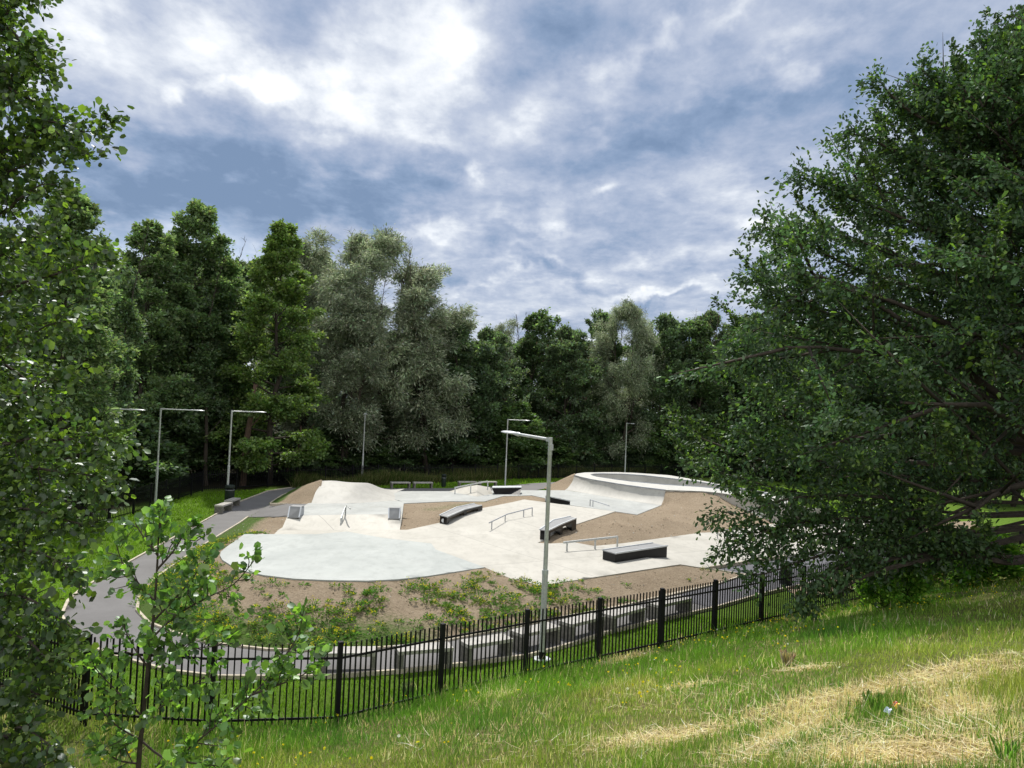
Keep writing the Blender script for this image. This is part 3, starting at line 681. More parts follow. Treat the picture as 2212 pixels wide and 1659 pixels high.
# manual block (inverted trapezoid)
zt=.80; zb=.28
f=at(1063,1052.8,zt); g_=at(1126.7,1052.3,zt); w=.95; t_=[f,g_,g_+(0,w,0),f+(0,w,0)]
bl=at(1070,1065.2,.33); br=at(1121,1065.2,.33); b_=[np.array((bl[0],f[1]+.12,zb)),np.array((br[0],f[1]+.12,zb)),np.array((br[0],f[1]+w-.1,zb)),np.array((bl[0],f[1]+w-.1,zb))]
r=empty('manual_block',((bl[0]+br[0])/2,f[1],.3),0,'black trapezoid block flaring upward with pale top, in front of the back lawn','skate block'); o=np.array(r.location)
mb=MB(); mb.prism([p-o for p in b_],[p-(0,0,.05)-o for p in t_]); mb.build('body',M['black'],r)
mb=MB(); mb.prism([p-(0,0,.045)-o for p in t_],[p-o for p in t_]); mb.build('top',M['edge'],r,bevel=.01)
disc(r,(g_[0]-.22,f[1]+.028,.53),(0,-1,-.2),.065,M['edge'])
# wedge ledge behind the ridge
f=[at(1191,1073.6,1.12),at(1232,1082.4,.95)]; bck=[at(1178,1071.5,1.12),at(1219,1079.6,.95)]
r=empty('wedge_ledge',(f[0][0],f[0][1],.4),0,'sloping black wedge ledge behind the concrete ridge','grind ledge')
hull_ledge(r,f,bck,0,.5,M['black'])
# kicker ramps
def kicker(bl,br,tr,tl,depth,zb,label,side=1):
    bl,br,tr,tl=[np.array(p) for p in(bl,br,tr,tl)]; r=empty('kicker_ramp',(bl[0],bl[1],zb),0,label,'kicker ramp','pair of steel kickers on the deck edge'); o=np.array(r.location)
    up=np.array((0,0,.0)); mb=MB(); mb.prism([p-(0,0,.02)-o for p in (bl,br,tr,tl)],[p-o for p in (bl,br,tr,tl)]); mb.build('ramp_sheet',M['sheet'],r)
    mb=MB(); mb.beam(bl+(0,0,.01)-o,tl+(0,0,.01)-o,.05,.05); mb.beam(br+(0,0,.01)-o,tr+(0,0,.01)-o,.05,.05); mb.build('side_rail',M['edge'],r)
    bk=np.array((0,depth,0)); mb=MB(); mb.prism([p-o for p in (tl,tr,tr+bk,tl+bk)],[p+(0,0,.02)-o for p in (tl,tr,tr+bk,tl+bk)]); mb.build('deck_sheet',M['sheet'],r)
    mb=MB()
    q=[np.array((tl[0],tl[1],zb)),np.array((tr[0],tr[1],zb)),np.array((tr[0],tr[1]+depth,zb)),np.array((tl[0],tl[1]+depth,zb))]; tq=[tl,tr,tr+bk,tl+bk]
    mb.prism([p-o for p in q],[p-(0,0,.022)-o for p in tq]); mb.add([bl-(0,0,.03)-o,br-(0,0,.03)-o,tr-(0,0,.03)-o,tl-(0,0,.03)-o,q[0]-o,q[1]-o],[(0,3,4),(1,5,2)]); mb.build('side_panel',M['galvd'],r)
    return r
kicker(at(622,1117.8,.78),at(646,1118,.78),at(650.5,1096,1.18),at(626,1094.6,1.18),.5,.7,'grey steel kicker at the left end of the deck edge, by the path')
kicker(at(839.5,1120.4,.74),at(862.6,1120.4,.74),at(864.7,1098.3,1.14),at(840,1098,1.14),.25,.66,'grey steel kicker at the right end of the deck edge, by the soil patch')
# ------------------------------------------------------------------ rails
def rail(pts,posts,label,rad=.024,square=False,name='grind_rail',zg=.3,mat='galvd'):
    pts=[np.array(p) for p in pts]; b=pts[0]; r=empty(name,(b[0],b[1],zg),0,label,'grind rail'); o=np.array(r.location); mb=MB()
    if square:
        for a,c in zip(pts[:-1],pts[1:]): mb.beam(a-o,c-o,rad*2.2,rad*2.2)
    else: mb.tube([p-o for p in pts],rad,10)
    mb.build('bar',M[mat],r,not square)
    for (px,py,z) in posts:
        g=at(px,py,z); # nearest point on the bar
        best=None
        for a,c in zip(pts[:-1],pts[1:]):
            d=(c-a)[:2]; t=np.clip(np.dot(g[:2]-a[:2],d)/np.dot(d,d),0,1); q=a+(c-a)*t; e=np.linalg.norm(q[:2]-g[:2])
            if best is None or e<best[0]: best=(e,q)
        q=best[1]; mb=MB()
        if square: mb.beam((q[0]-o[0],q[1]-o[1],z-.15-o[2]),q-(0,0,rad)-o,rad*2,rad*2,(1,0,0))
        else: mb.tube([(q[0]-o[0],q[1]-o[1],z-.15-o[2]),q-(0,0,rad*.5)-o],rad*.95,8)
        mb.build('post',M[mat],r)
    return r
rail([at(1056.5,1129.5,.80),at(1095.6,1110.8,.82),at(1150,1096.8,1.0)],[(1063,1147,.4),(1089,1131,.43),(1120.7,1120,.5),(1145,1113,.58)],'thin round bent rail in the middle of the plaza')
rail([at(1217.6,1172,.70),at(1334,1159.3,.70)],[(1219,1190,.35),(1273,1184,.3),(1331.5,1183,.13)],'straight pale flat bar beside the long box ledge',.032,True,mat='galv')
rail([at(1275,1079.3,.98),at(1316.5,1092.6,.88)],[(1277.5,1100,.45),(1295,1099,.44),(1312.5,1102,.43)],'short sloping rail in front of the quarter pipe',.022)
rail([at(736.6,1120.5,.80),at(747,1091.5,1.24),at(757,1099,1.20)],[(736.6,1141,.42),(741.5,1126,.66),(745.5,1112,.79),(750.5,1111.5,.79),(755.5,1111,.79)],'handrail running down the bank between the two kickers',.032,mat='galv')
rail([at(982,1053.5,.74),at(1054,1039.6,1.20)],[(982.5,1069,.3),(1017,1059.5,.62),(1053,1045,.8)],'rising pale rail over the low concrete pyramid',.034,True,mat='galv')
rail([at(1538,1148.5,.48),at(1600,1141,.48)],[(1538.5,1163,.1),(1570,1158,.1),(1598,1154,.1)],'rail on the right plaza just emerging from the oak leaves',.024)
# ------------------------------------------------------------------ litter in the grass
def crumple(name,c,w,l,h,rz,cols,label):
    n=14; u,v=np.meshgrid(np.linspace(-1,1,n),np.linspace(-1,1,n),indexing='ij'); r=empty(name,c,rz,label,'litter')
    X=u*w/2+.006*fbm(u*3,v*3,3,4); Y=v*l/2+.006*fbm(u*3+7,v*3,3,5); Z=h*(.35+.65*(1-np.abs(u)**1.5))*(.6+.4*np.abs(np.sin(v*2.3+u)))+.012*fbm(u*4,v*4,4,8)
    I=np.arange(n*n).reshape(n,n); F=np.stack([I[:-1,:-1],I[1:,:-1],I[1:,1:],I[:-1,1:]],-1).reshape(-1,4)
    cc=np.zeros((n,n,3)); 
    for (lo,hi,cl) in cols:
        k=(v>=lo)&(v<=hi); cc[k]=cl
    me=mesh_np('wrapper',np.stack([X,Y,Z],-1).reshape(-1,3),F,cc.reshape(-1,3),False)
    m,nt,out=nmat('wrapper_foil'); b=N(nt,'ShaderNodeBsdfPrincipled',i_Roughness=.3,i_Metallic=.15); L(nt,N(nt,'ShaderNodeAttribute',attribute_name='Col').outputs['Color'],b.inputs['Base Color']); L(nt,b.outputs[0],out.inputs[0])
    link('wrapper',me,m,r); return r
p=hillpt(1920,1552); crumple('snack_wrapper',(p[0],p[1],float(G(p[0],p[1]))+.03),.085,.07,.07,.4,[(-1,1,(.55,.66,.80)),(-.2,.1,(.75,.8,.86))],'crumpled silvery blue foil wrapper lying in the grass at lower right')
p=hillpt(1938,1540); crumple('snack_wrapper',(p[0],p[1],float(G(p[0],p[1]))+.035),.09,.07,.07,.2,[(-1,.15,(.85,.55,.06)),(.15,1,(.75,.03,.03)),(.45,.6,(.9,.8,.75))],'crumpled red and yellow wrapper lying in the grass at lower right')
# ------------------------------------------------------------------ leaves and trees
T_Q=(np.array([(0,0,0),(.5,.5,.10),(1,0,0),(.5,-.5,.10)],float),[(0,1,2,3)])
T_R=(np.array([(0,0,0),(.28,.36,.07),(.72,.44,.09),(1,0,0),(.72,-.44,.09),(.28,-.36,.07)],float),[(0,1,2,3),(0,3,4,5)])
T_O=(np.array([(0,0,0),(.34,.30,.05),(.8,.36,.08),(1,0,.0),(.8,-.36,.08),(.34,-.30,.05)],float),[(0,1,2,3),(0,3,4,5)])
T_B=(np.array([(0,.5,0),(0,-.5,0),(.55,-.38,.10),(.55,.38,.10),(1,0,.45)],float),None)
def unit(a): return a/(np.linalg.norm(a,axis=-1,keepdims=True)+1e-9)
def leaves(C,D,Nn,Ls,Ws,tmpl,cols):
    """C centres, D long axis, Nn normal"""
    t,f=tmpl; D=unit(D); S=unit(np.cross(Nn,D)); Nn=np.cross(D,S); k=len(t); n=len(C)
    V=C[:,None,:]+ t[None,:,0,None]*D[:,None,:]*Ls[:,None,None]+t[None,:,1,None]*S[:,None,:]*Ws[:,None,None]+t[None,:,2,None]*Nn[:,None,:]*Ls[:,None,None]
    F=(np.arange(n)[:,None,None]*k+np.array(f)[None]).reshape(-1,4); return V.reshape(-1,3),F,np.repeat(cols,k,axis=0)
def palette(n,base,var,rng,alt=None,altp=0.0):
    b=np.array(base)[None]*np.exp(rng.normal(0,var,(n,1)))*(1+rng.normal(0,.08,(n,3)))
    if alt is not None: k=rng.random(n)<altp; b[k]=np.array(alt)*np.exp(rng.normal(0,var,(k.sum(),1)))
    return np.clip(b,.005,.9)
def make_tree(name,H,Rf,rng,nl=34,t0=.12,nleaf=30000,ls=(.20,.13),col_=(.05,.10,.03),var=.28,mat='leaf',bark='bark',trunk=.22,lean=(0,0),droop=.0,tmpl=T_Q,clump=.42,up0=.1,up1=1.1,fill=.35,alt=None,altp=0,stems=1,sub=7,jit=.35,wob=.12,flat=.55,cull=True,zmin=-1):
    """returns (wood mesh, foliage mesh); Rf(t) crown radius at relative height t"""
    mb=MB(); segs=[]   # leaf carrying segments: start,end,weight
    tr=[]
    for sI in range(stems):
        k=9; a=rng.uniform(0,6.28); spread=(0 if stems==1 else rng.uniform(.10,.22)*H); pts=[]
        for i in range(k+1):
            t=i/k; w=wob*H*.06; pts.append(np.array((lean[0]*t*H+spread*t**.8*math.cos(a)+rng.normal(0,w)*(t>0),lean[1]*t*H+spread*t**.8*math.sin(a)+rng.normal(0,w)*(t>0),t*H*.97)))
        pts[0][2]=-.2
        mb.tube(pts,[trunk*(1-.93*(i/k)**.9)/(stems**.5) for i in range(k+1)],7); tr.append(pts)
    ga=rng.uniform(0,6.28)
    for i in range(nl):
        t=t0+(1-t0)*((i+rng.uniform(0,1))/nl)**.92; t=min(t,.985); pts=tr[i%stems]
        k=len(pts)-1; u=t*k; j=min(int(u),k-1); base=pts[j]+(pts[j+1]-pts[j])*(u-j)
        ga+=2.4+rng.normal(0,.35); rmul=rng.uniform(.78,1.12); R=max(.25,float(Rf(t))*rmul*1.15); e=up0+(up1-up0)*t+rng.normal(0,.12)
        ln=R/max(.5,math.cos(e)); m=6; d0=np.array((math.cos(ga)*math.cos(e),math.sin(ga)*math.cos(e),math.sin(e))); nz_=rng.normal(0,.09,(m,3))
        for att in range(12):
            q=[base]; d=d0.copy()
            for s in range(m):
                d=d+nz_[s]-np.array((0,0,droop*(s/m))); d/=np.linalg.norm(d); q.append(q[-1]+d*ln/m)
            ez=q[-1][2]; er=math.hypot(q[-1][0]-lean[0]*ez,q[-1][1]-lean[1]*ez)
            if (er<=float(Rf(min(1,ez/H)))*rmul and ez<H*.99) or ln<.4: break
            ln*=.88
        r0=max(.012,trunk*.42*(1-t)**.8*min(1,R/2.5)); qq=q if q[-1][2]<H*.88 else q[:5]; mb.tube(qq,[r0*(1-.85*s/m)+.006 for s in range(len(qq))],5)
        segs.append((q[3],q[5],.5)); segs.append((q[5],q[6],.6))
        for s in range(sub):
            f=.25+.75*(s+rng.uniform(0,1))/sub; u=f*m; jj=min(int(u),m-1); b=q[jj]+(q[jj+1]-q[jj])*(u-jj); ax=unit(q[jj+1]-q[jj])
            sd_=unit(np.cross(ax,rng.normal(0,1,3)*np.array((.4,.4,1))+np.array((0,0,.6)))); dd=unit(ax*.75+sd_*rng.choice((-1,1))*.8+np.array((0,0,rng.normal(.05,.25)-droop*.8)))
            l2=R*(.42-.22*f)*rng.uniform(.7,1.3)+.15; e2=b+dd*l2
            if rng.random()<.6: mb.tube([b,(b+e2)/2+rng.normal(0,.03,3),e2],[r0*.35+.004,r0*.22+.003,.003],4)
            segs.append((b+dd*l2*.25,e2+np.array((0,0,-droop*l2*.4)),1.0*l2+.2))
    S=np.array([s[0] for s in segs]); E=np.array([s[1] for s in segs]); Wt=np.array([s[2] for s in segs])*rng.uniform(.45,1.5,len(segs)); Wt/=Wt.sum()
    idx=rng.choice(len(segs),nleaf,p=Wt); f=rng.random(nleaf)[:,None]; Pp=S[idx]+(E[idx]-S[idx])*f
    off=rng.normal(0,1,(nleaf,3))*np.array((1,1,flat))*clump*(.35+.65*rng.random((nleaf,1)))
    tt_=np.clip(Pp[:,2:3]/H,0,1); off=off*(1.12-.5*tt_); Pp=Pp+off; seglean=unit(E[idx]-S[idx])
    if cull:
        tt=np.clip(Pp[:,2]/H,0,1); cx_=Pp[:,0]-lean[0]*Pp[:,2]; cy_=Pp[:,1]-lean[1]*Pp[:,2]; ang=np.arctan2(cy_,cx_); lim=np.array(Rf(tt))*(1.22+.55*fbm(ang*2.2+9,Pp[:,2]*.8,3,5)+.10*rng.normal(0,1,nleaf))+.15
        kp=(np.hypot(cx_,cy_)<lim)&(Pp[:,2]>zmin+.35*fbm(cx_*.7,cy_*.7,2,8))&(Pp[:,2]<H*(1.03+.03*rng.normal(0,1,nleaf))); idx=idx[kp];Pp=Pp[kp];off=off[kp];seglean=seglean[kp];nleaf=int(kp.sum())
    D=unit(seglean*.8+rng.normal(0,.6,(nleaf,3))+np.array((0,0,-.15-droop))+unit(off)*.5); Nn=unit(rng.normal(0,jit,(nleaf,3))+np.array((0,0,.8))+unit(off)*.35)
    sz=np.exp(rng.normal(0,.22,nleaf)); V,F,Cc=leaves(Pp,D,Nn,ls[0]*sz,ls[1]*sz,tmpl,None or palette(nleaf,col_,.01,rng))
    sc_=np.exp(rng.normal(0,var*.6,len(segs)))[idx]; pal=palette(nleaf,col_,var,rng,alt,altp)*sc_[:,None]; Cc=np.repeat(np.clip(pal,.004,.8),len(tmpl[0]),axis=0)
    wood=bpy.data.meshes.new(name+'_wood'); wood.from_pydata(mb.v,[],mb.f); wood.update(); wood.polygons.foreach_set('use_smooth',[True]*len(wood.polygons)); wood.materials.append(M[bark])
    fo=mesh_np(name+'_crown',V,F,Cc); fo.materials.append(M[mat]); return wood,fo
def prof(pts): xs=[p[0] for p in pts]; ys=[p[1] for p in pts]; return lambda t:np.interp(t,xs,ys)
TV={}
def var_(key,*a,**k): TV[key]=(make_tree(key,*a,**k),a[0])
G0=(.150,.215,.100); G1=(.130,.190,.098); G2=(.085,.15,.034)
rg=np.random.default_rng
var_('alder1',17,prof([(0,2.0),(.15,2.9),(.4,3.0),(.65,2.5),(.85,1.7),(.95,1.0),(1,.5)]),rg(1),nl=50,t0=.06,nleaf=52000,ls=(.20,.15),col_=G0,trunk=.2,up0=.05,up1=.9,clump=.34)
var_('alder2',17,prof([(0,2.0),(.2,3.0),(.5,2.7),(.75,2.2),(.9,1.5),(1,.5)]),rg(2),nl=44,stems=2,t0=.10,nleaf=46000,ls=(.20,.15),col_=G1,trunk=.18,lean=(.02,0),up0=.0,up1=1.0,clump=.32)
var_('alder3',18,prof([(0,2.9),(.15,3.4),(.35,3.0),(.6,2.5),(.85,1.5),(.95,.8),(1,.35)]),rg(3),nl=52,t0=.07,nleaf=62000,ls=(.19,.14),col_=(.145,.215,.068),trunk=.24,up0=-.1,up1=.9,clump=.32,alt=(.16,.24,.04),altp=.12)
var_('broad1',14,prof([(0,2.6),(.2,3.6),(.5,4.0),(.75,3.6),(.9,2.6),(1,1.2)]),rg(4),nl=54,stems=3,t0=.08,nleaf=56000,ls=(.22,.17),col_=(.105,.155,.084),trunk=.26,clump=.42)
var_('broad2',14,prof([(0,2.8),(.25,3.9),(.55,3.8),(.8,3.0),(.93,1.8),(1,.8)]),rg(5),nl=54,stems=2,t0=.06,nleaf=56000,ls=(.22,.16),col_=(.115,.165,.092),trunk=.25,clump=.40,alt=(.07,.05,.03),altp=.06)
var_('willow1',16,prof([(0,2.2),(.25,3.9),(.5,4.6),(.7,4.3),(.86,3.1),(.96,1.6),(1,.9)]),rg(6),nl=54,t0=.12,nleaf=78000,ls=(.24,.055),col_=(.27,.32,.20),var=.30,mat='willow',trunk=.30,droop=.22,clump=.40,stems=3,up0=.35,up1=1.15,sub=9,jit=.6,alt=(.38,.42,.29),altp=.3,flat=.9)
var_('willow2',15,prof([(0,1.6),(.3,2.6),(.6,2.9),(.8,2.4),(.95,1.2),(1,.5)]),rg(7),nl=44,t0=.14,nleaf=56000,ls=(.24,.055),col_=(.29,.335,.225),var=.30,mat='willow',trunk=.22,droop=.16,clump=.38,stems=2,up0=.4,up1=1.2,sub=8,jit=.6,alt=(.40,.44,.31),altp=.3,flat=.9)
var_('poplar1',15,prof([(0,2.0),(.3,2.7),(.6,2.6),(.85,1.9),(.95,1.1),(1,.5)]),rg(8),nl=50,stems=2,t0=.08,nleaf=44000,ls=(.19,.15),col_=(.100,.155,.070),trunk=.2,up0=.5,up1=1.3,clump=.32,alt=(.13,.15,.09),altp=.12)
var_('shrub1',5,prof([(0,1.8),(.3,2.3),(.7,1.8),(1,.6)]),rg(9),nl=26,t0=.02,nleaf=22000,ls=(.20,.15),col_=(.090,.14,.060),trunk=.08,stems=3,clump=.34,up0=.1,up1=1.1)
var_('shrub2',6,prof([(0,1.6),(.3,2.2),(.6,1.9),(1,.4)]),rg(10),nl=28,t0=.02,nleaf=22000,ls=(.20,.16),col_=(.11,.175,.06),trunk=.09,stems=2,clump=.34,up0=.0,up1=1.0)
var_('pine1',9,prof([(0,2.0),(.2,1.9),(.6,1.1),(.9,.4),(1,.12)]),rg(11),nl=54,t0=.06,nleaf=30000,ls=(.22,.05),col_=(.10,.155,.075),var=.25,trunk=.12,up0=-.05,up1=.6,clump=.22,jit=.8,flat=.5)
def tree(kind,px,top,d,label,group,name=None,wscale=1.0,cat='tree',crown='crown',rz=None,base=None,lean=0):
    (wood,fo),H=TV[kind]; b=atd(px,900,d); t=atd(px,top,d); h=t[2]; s=h/H; x=b[0]
    gz=float(G(x,d)); root=empty(name or 'tree',(x,d,gz),RNG.uniform(0,6.28) if rz is None else rz,label,cat,group); ws=s**.5*wscale
    root.scale=(ws,ws,s)
    if lean: root.rotation_euler=(0,lean,root.rotation_euler[2])
    link('trunk',wood,None,root); link(crown,fo,None,root); return root
WOOD='trees of the wood behind the far fence'
F=[('alder2',60,430,33,'tall alder rising behind the near left alder, at the left picture edge','alder_tree',1.15),
('alder1',128,405,31,'tall bright alder behind the near left alder, its top against the blue cloud','alder_tree',.85),
('alder2',178,455,36,'narrow alder second in line beyond the near left alder','alder_tree',.72),
('alder1',300,478,46,'alder with a pointed top left of the tallest feathery pair','alder_tree',1.0),
('alder2',350,520,47,'lower alder between the pointed one and the tallest pair','alder_tree',1.0),
('alder1',405,436,50,'tallest feathery alder on the left, left of a twin top','alder_tree',1.0),
('alder2',462,470,51,'alder right beside the tallest feathery one','alder_tree',1.05),
('alder2',520,545,56,'lower dark alder in the notch left of the big green conical tree','alder_tree',1.0),
('alder3',590,478,49,'big fresh green conical tree with foliage nearly to the ground','alder_tree',1.05),
('willow2',668,498,63,'pale grey green willow peeping behind the conical tree','willow_tree',1.25),
('willow1',800,503,60,'largest silvery willow with a round spreading crown and visible limbs','willow_tree',1.1),
('willow2',930,572,61,'silvery willow forming the right shoulder of the largest willow','willow_tree',1.2),
('willow2',735,600,57,'smaller pale willow in front of the large one','willow_tree',1.1),
('broad2',878,735,62,'dark broadleaf tree below the right shoulder of the willow','broadleaf_tree',.9),
('broad1',985,697,63,'dark round broadleaf tree right of the willows','broadleaf_tree',.95),
('broad2',1052,704,66,'dark broadleaf with two small tops below the distant grey willow','broadleaf_tree',.85),
('willow2',1096,690,80,'small distant grey willow crown in the gap of the tree line','willow_tree',.9),
('poplar1',1178,664,72,'poplar with pale pointed top, first of the right tree line','poplar_tree',1.15),
('broad2',1222,700,70,'dark reddish tinged broadleaf below the poplar top','broadleaf_tree',.9),
('poplar1',1278,662,78,'slim pale poplar top between the dark broadleaf and the grey willow','poplar_tree',.9),
('willow1',1345,655,72,'broad grey green willow in the middle of the right tree line','willow_tree',.8),
('broad1',1425,688,74,'dark rounded tree directly right of the middle willow','broadleaf_tree',.8),
('poplar1',1478,682,76,'dark poplar with spiky top right of the middle willow','poplar_tree',1.2),
('broad2',1535,672,78,'dark tree with the highest spike left of the oak','broadleaf_tree',.8),
('poplar1',1592,672,77,'poplar beside the edge of the oak crown','poplar_tree',1.25),
('broad1',1650,684,75,'dark tree partly behind the outer oak leaves','broadleaf_tree',.85),
('broad2',1730,690,72,'tree mostly hidden behind the left part of the oak','broadleaf_tree',1.),
('broad1',1820,700,70,'tree hidden behind the middle of the oak crown','broadleaf_tree',1.),
('poplar1',1900,700,66,'poplar hidden behind the right half of the oak crown','poplar_tree',1.2),
('broad2',1990,705,64,'tree hidden behind the oak trunk side','broadleaf_tree',1.),
('broad1',2090,705,60,'tree glimpsed through the right part of the oak','broadleaf_tree',1.),
('broad2',2190,705,56,'tree behind the oak at the right picture edge','broadleaf_tree',1.)]
for k,px,top,d,lab,nm,ws in F: tree(k,px,top,d+(2.5 if d>44 else 0),lab,WOOD,nm,ws)
# second row: nothing tells these apart
for i in range(17):
    px=120+i*128; d=84-18*(px<900)*(1-px/900)+RNG.uniform(-2,4); top=(560 if px<650 else 720)+RNG.uniform(-10,25)
    tree(('broad1','broad2')[i%2],px,top if px<960 else 745+RNG.uniform(-8,15),d,'dark tree trunk and crown deep inside the wood, seen only through gaps','deep rows of the wood','broadleaf_tree',1.25)
# undergrowth along the fence
UG='undergrowth below the wood'
us=[(262,900,42),(315,930,46),(372,905,50),(430,930,52),(486,965,54),(560,985,56),(625,940,56),(690,960,58),(745,925,60),(812,950,61),(868,930,63),(930,900,65),(985,925,66),(1040,905,67),(1098,965,68),(1190,925,70),(1240,940,72),(1400,905,75),(1455,930,76),(1510,900,77),(1570,925,77),(1640,900,76),(1720,915,74),(1800,920,70),(1900,925,66)]
for i,(px,top,d) in enumerate(us):
    tree(('shrub1','shrub2')[i%2],px,top,d+.5,'dark shrub of the thicket under the tall trees along the far fence',UG,'shrub',1.35,'shrub','foliage')
tree('shrub2',1118,872,67.5,'bright yellow green small tree right of the back lamp column',UG,'small_tree',1.35,'small tree','foliage')
for px,top,d,l in ((1298,838,74,'tallest young pine behind the bowl'),(1252,905,72,'young pine left of the tallest pine'),(1345,880,75,'young pine with pale tip right of the lamp column'),(1385,895,75,'rightmost young pine behind the bowl')):
    tree('pine1',px,top,d,l,'young pines behind the bowl','pine_tree',1.2)
# bare leaning trunk beside the second lamp
def bare_trunk(pts,r0,label,mat='barkr'):
    b=pts[0]; root=empty('bare_trunk',b,0,label,'tree trunk'); mb=MB(); o=np.array(b)
    P=[np.array(p)-o for p in pts]; n=len(P); mb.tube(P,[r0*(1-.35*i/(n-1)) for i in range(n)],10); mb.build('trunk',M[mat],root,True)
    mb=MB(); a=P[int(n*.6)]; mb.tube([a,a+(.5,0,.5),a+(.9,.2,1.2)],[r0*.25,r0*.18,.02],6); mb.build('branch',M[mat],root,True)
bare_trunk([atd(524,1052,50.6),atd(528,1010,50.5),atd(531,965,50.4),atd(537,925,50.3),atd(545,885,50.2),atd(552,830,50.2)],.22,'reddish brown leaning trunk right of the lamp column with the bin')
bare_trunk([atd(612,1048,55),atd(622,1010,55),atd(640,985,55),atd(648,950,55),atd(650,920,55)],.08,'thin crooked stem right of the leaning trunk in the undergrowth')
bare_trunk([atd(445,1055,50),atd(443,1000,50),atd(446,940,50),atd(445,880,50)],.15,'grey upright trunk behind the corner of the far fence','bark')
bare_trunk([atd(722,1015,60),atd(735,930,60),atd(742,860,60),atd(765,800,60)],.2,'dark trunk below the largest willow','bark')
# ------------------------------------------------------------------ oak on the right
rr=rg(21)
OX,OY=15.5,21.8; oz=float(G(OX,OY)); OH=17.6-oz
oak_R=prof([(0,.2),(.06,.6),(.09,5.0),(.13,9.4),(.19,10.6),(.30,10.2),(.42,9.3),(.54,8.3),(.64,7.2),(.72,5.7),(.80,4.6),(.88,3.3),(.95,2.0),(1,.9)])
wood,fo=make_tree('oak',OH,oak_R,rr,nl=150,t0=.17,nleaf=270000,ls=(.130,.092),col_=(.070,.124,.050),var=.38,mat='oakleaf',bark='bark',trunk=.45,droop=.10,tmpl=T_O,clump=.24,up0=-.10,up1=1.15,sub=9,alt=(.15,.25,.035),altp=.10,jit=.45,wob=.06,flat=.6,zmin=3.2)
for m_ in (wood,fo): m_.transform(Matrix.Scale(.68,4,Vector((0,1,0))))
oak=empty('oak_tree',(OX,OY,oz),0,'large dark green oak filling the right side, branches hanging over the near fence','tree')
link('trunk',wood,None,oak); link('crown',fo,None,oak)
sh=[]
for i in range(170):
    t=rr.uniform(.12,1.0); a=rr.uniform(1.6,4.9) if rr.random()<.75 else rr.uniform(0,6.28); R=float(oak_R(t))*rr.uniform(.93,1.02); b=np.array((OX+R*math.cos(a),OY+.68*R*math.sin(a),oz+t*OH*.985)); l=rr.uniform(.5,1.15)
    d=unit(np.array((math.cos(a)*.7,math.sin(a)*.7,.35+1.2*t))+rr.normal(0,.15,3)); sh.append([b-d*.7,b,b+d*l*.5+(0,0,.03),b+d*l])
# long low limbs reaching to the left, with their sprays
def spray(name,lines,mat,tmpl,ls,n_per_m,col_,rng,root,twig=.45,r0=.05,var=.28,alt=None,altp=0,spread=.16,droop=.1,bark='bark',woodname='limb',leafname='foliage',sidegap=.16,up=.8,minl=.12,sides=5,start=.12):
    o=np.array(root.location); mb=MB(); C=[];D=[];NN=[]
    for pts in lines:
        P=[np.array(p)-o for p in smoothpts(pts,4)]; k=len(P); rad=[max(.004,r0*(1-.92*i/(k-1))) for i in range(k)]; mb.tube(P,rad,sides)
        cum=[0]
        for i in range(1,k): cum.append(cum[-1]+np.linalg.norm(P[i]-P[i-1]))
        Lt=cum[-1]; s=Lt*start
        while s<Lt:
            i=min(np.searchsorted(cum,s),k-1); i=max(i,1); t=(s-cum[i-1])/(cum[i]-cum[i-1]+1e-9); b=P[i-1]+(P[i]-P[i-1])*t; ax=unit(P[i]-P[i-1])
            sd_=unit(np.cross(ax,rng.normal(0,1,3))); dd=unit(ax*.8+sd_+np.array((0,0,rng.normal(.05,.2)-droop))); l=max(minl,twig*(1-.55*s/Lt)*rng.uniform(.5,1.35))
            e=b+dd*l; mid=(b+e)/2+rng.normal(0,.02,3); mb.tube([b,mid,e],[rad[i]*.35+.002,.003+rad[i]*.15,.0015],4)
            n=max(3,int(l*n_per_m)); f=rng.uniform(.1,1.05,(n,1)); pp=b+(e-b)*f+rng.normal(0,spread,(n,3))*(.4+.6*f)
            C.append(pp); D.append(unit(dd+rng.normal(0,.7,(n,3))+np.array((0,0,-.2)))); NN.append(unit(rng.normal(0,.55,(n,3))+np.array((0,0,up)))); s+=sidegap*rng.uniform(.6,1.4)
        C.append(P[-1]+rng.normal(0,spread*.5,(4,3))); D.append(unit(rng.normal(0,.5,(4,3))+ax)); NN.append(unit(rng.normal(0,.5,(4,3))+np.array((0,0,up))))
    C=np.concatenate(C);D=np.concatenate(D);NN=np.concatenate(NN); n=len(C); sz=np.exp(rng.normal(0,.2,n))
    V,F,Cc=leaves(C,D,NN,ls[0]*sz,ls[1]*sz,tmpl,palette(n,col_,var,rng,alt,altp)); me=mesh_np(name,V,F,Cc); me.materials.append(M[mat]); link(leafname,me,None,root)
    mb.build(woodname,M[bark],root,True); return n
trunkp=lambda z:np.array((OX,OY,z))
def opx(*l): return [atd(*p) for p in l]
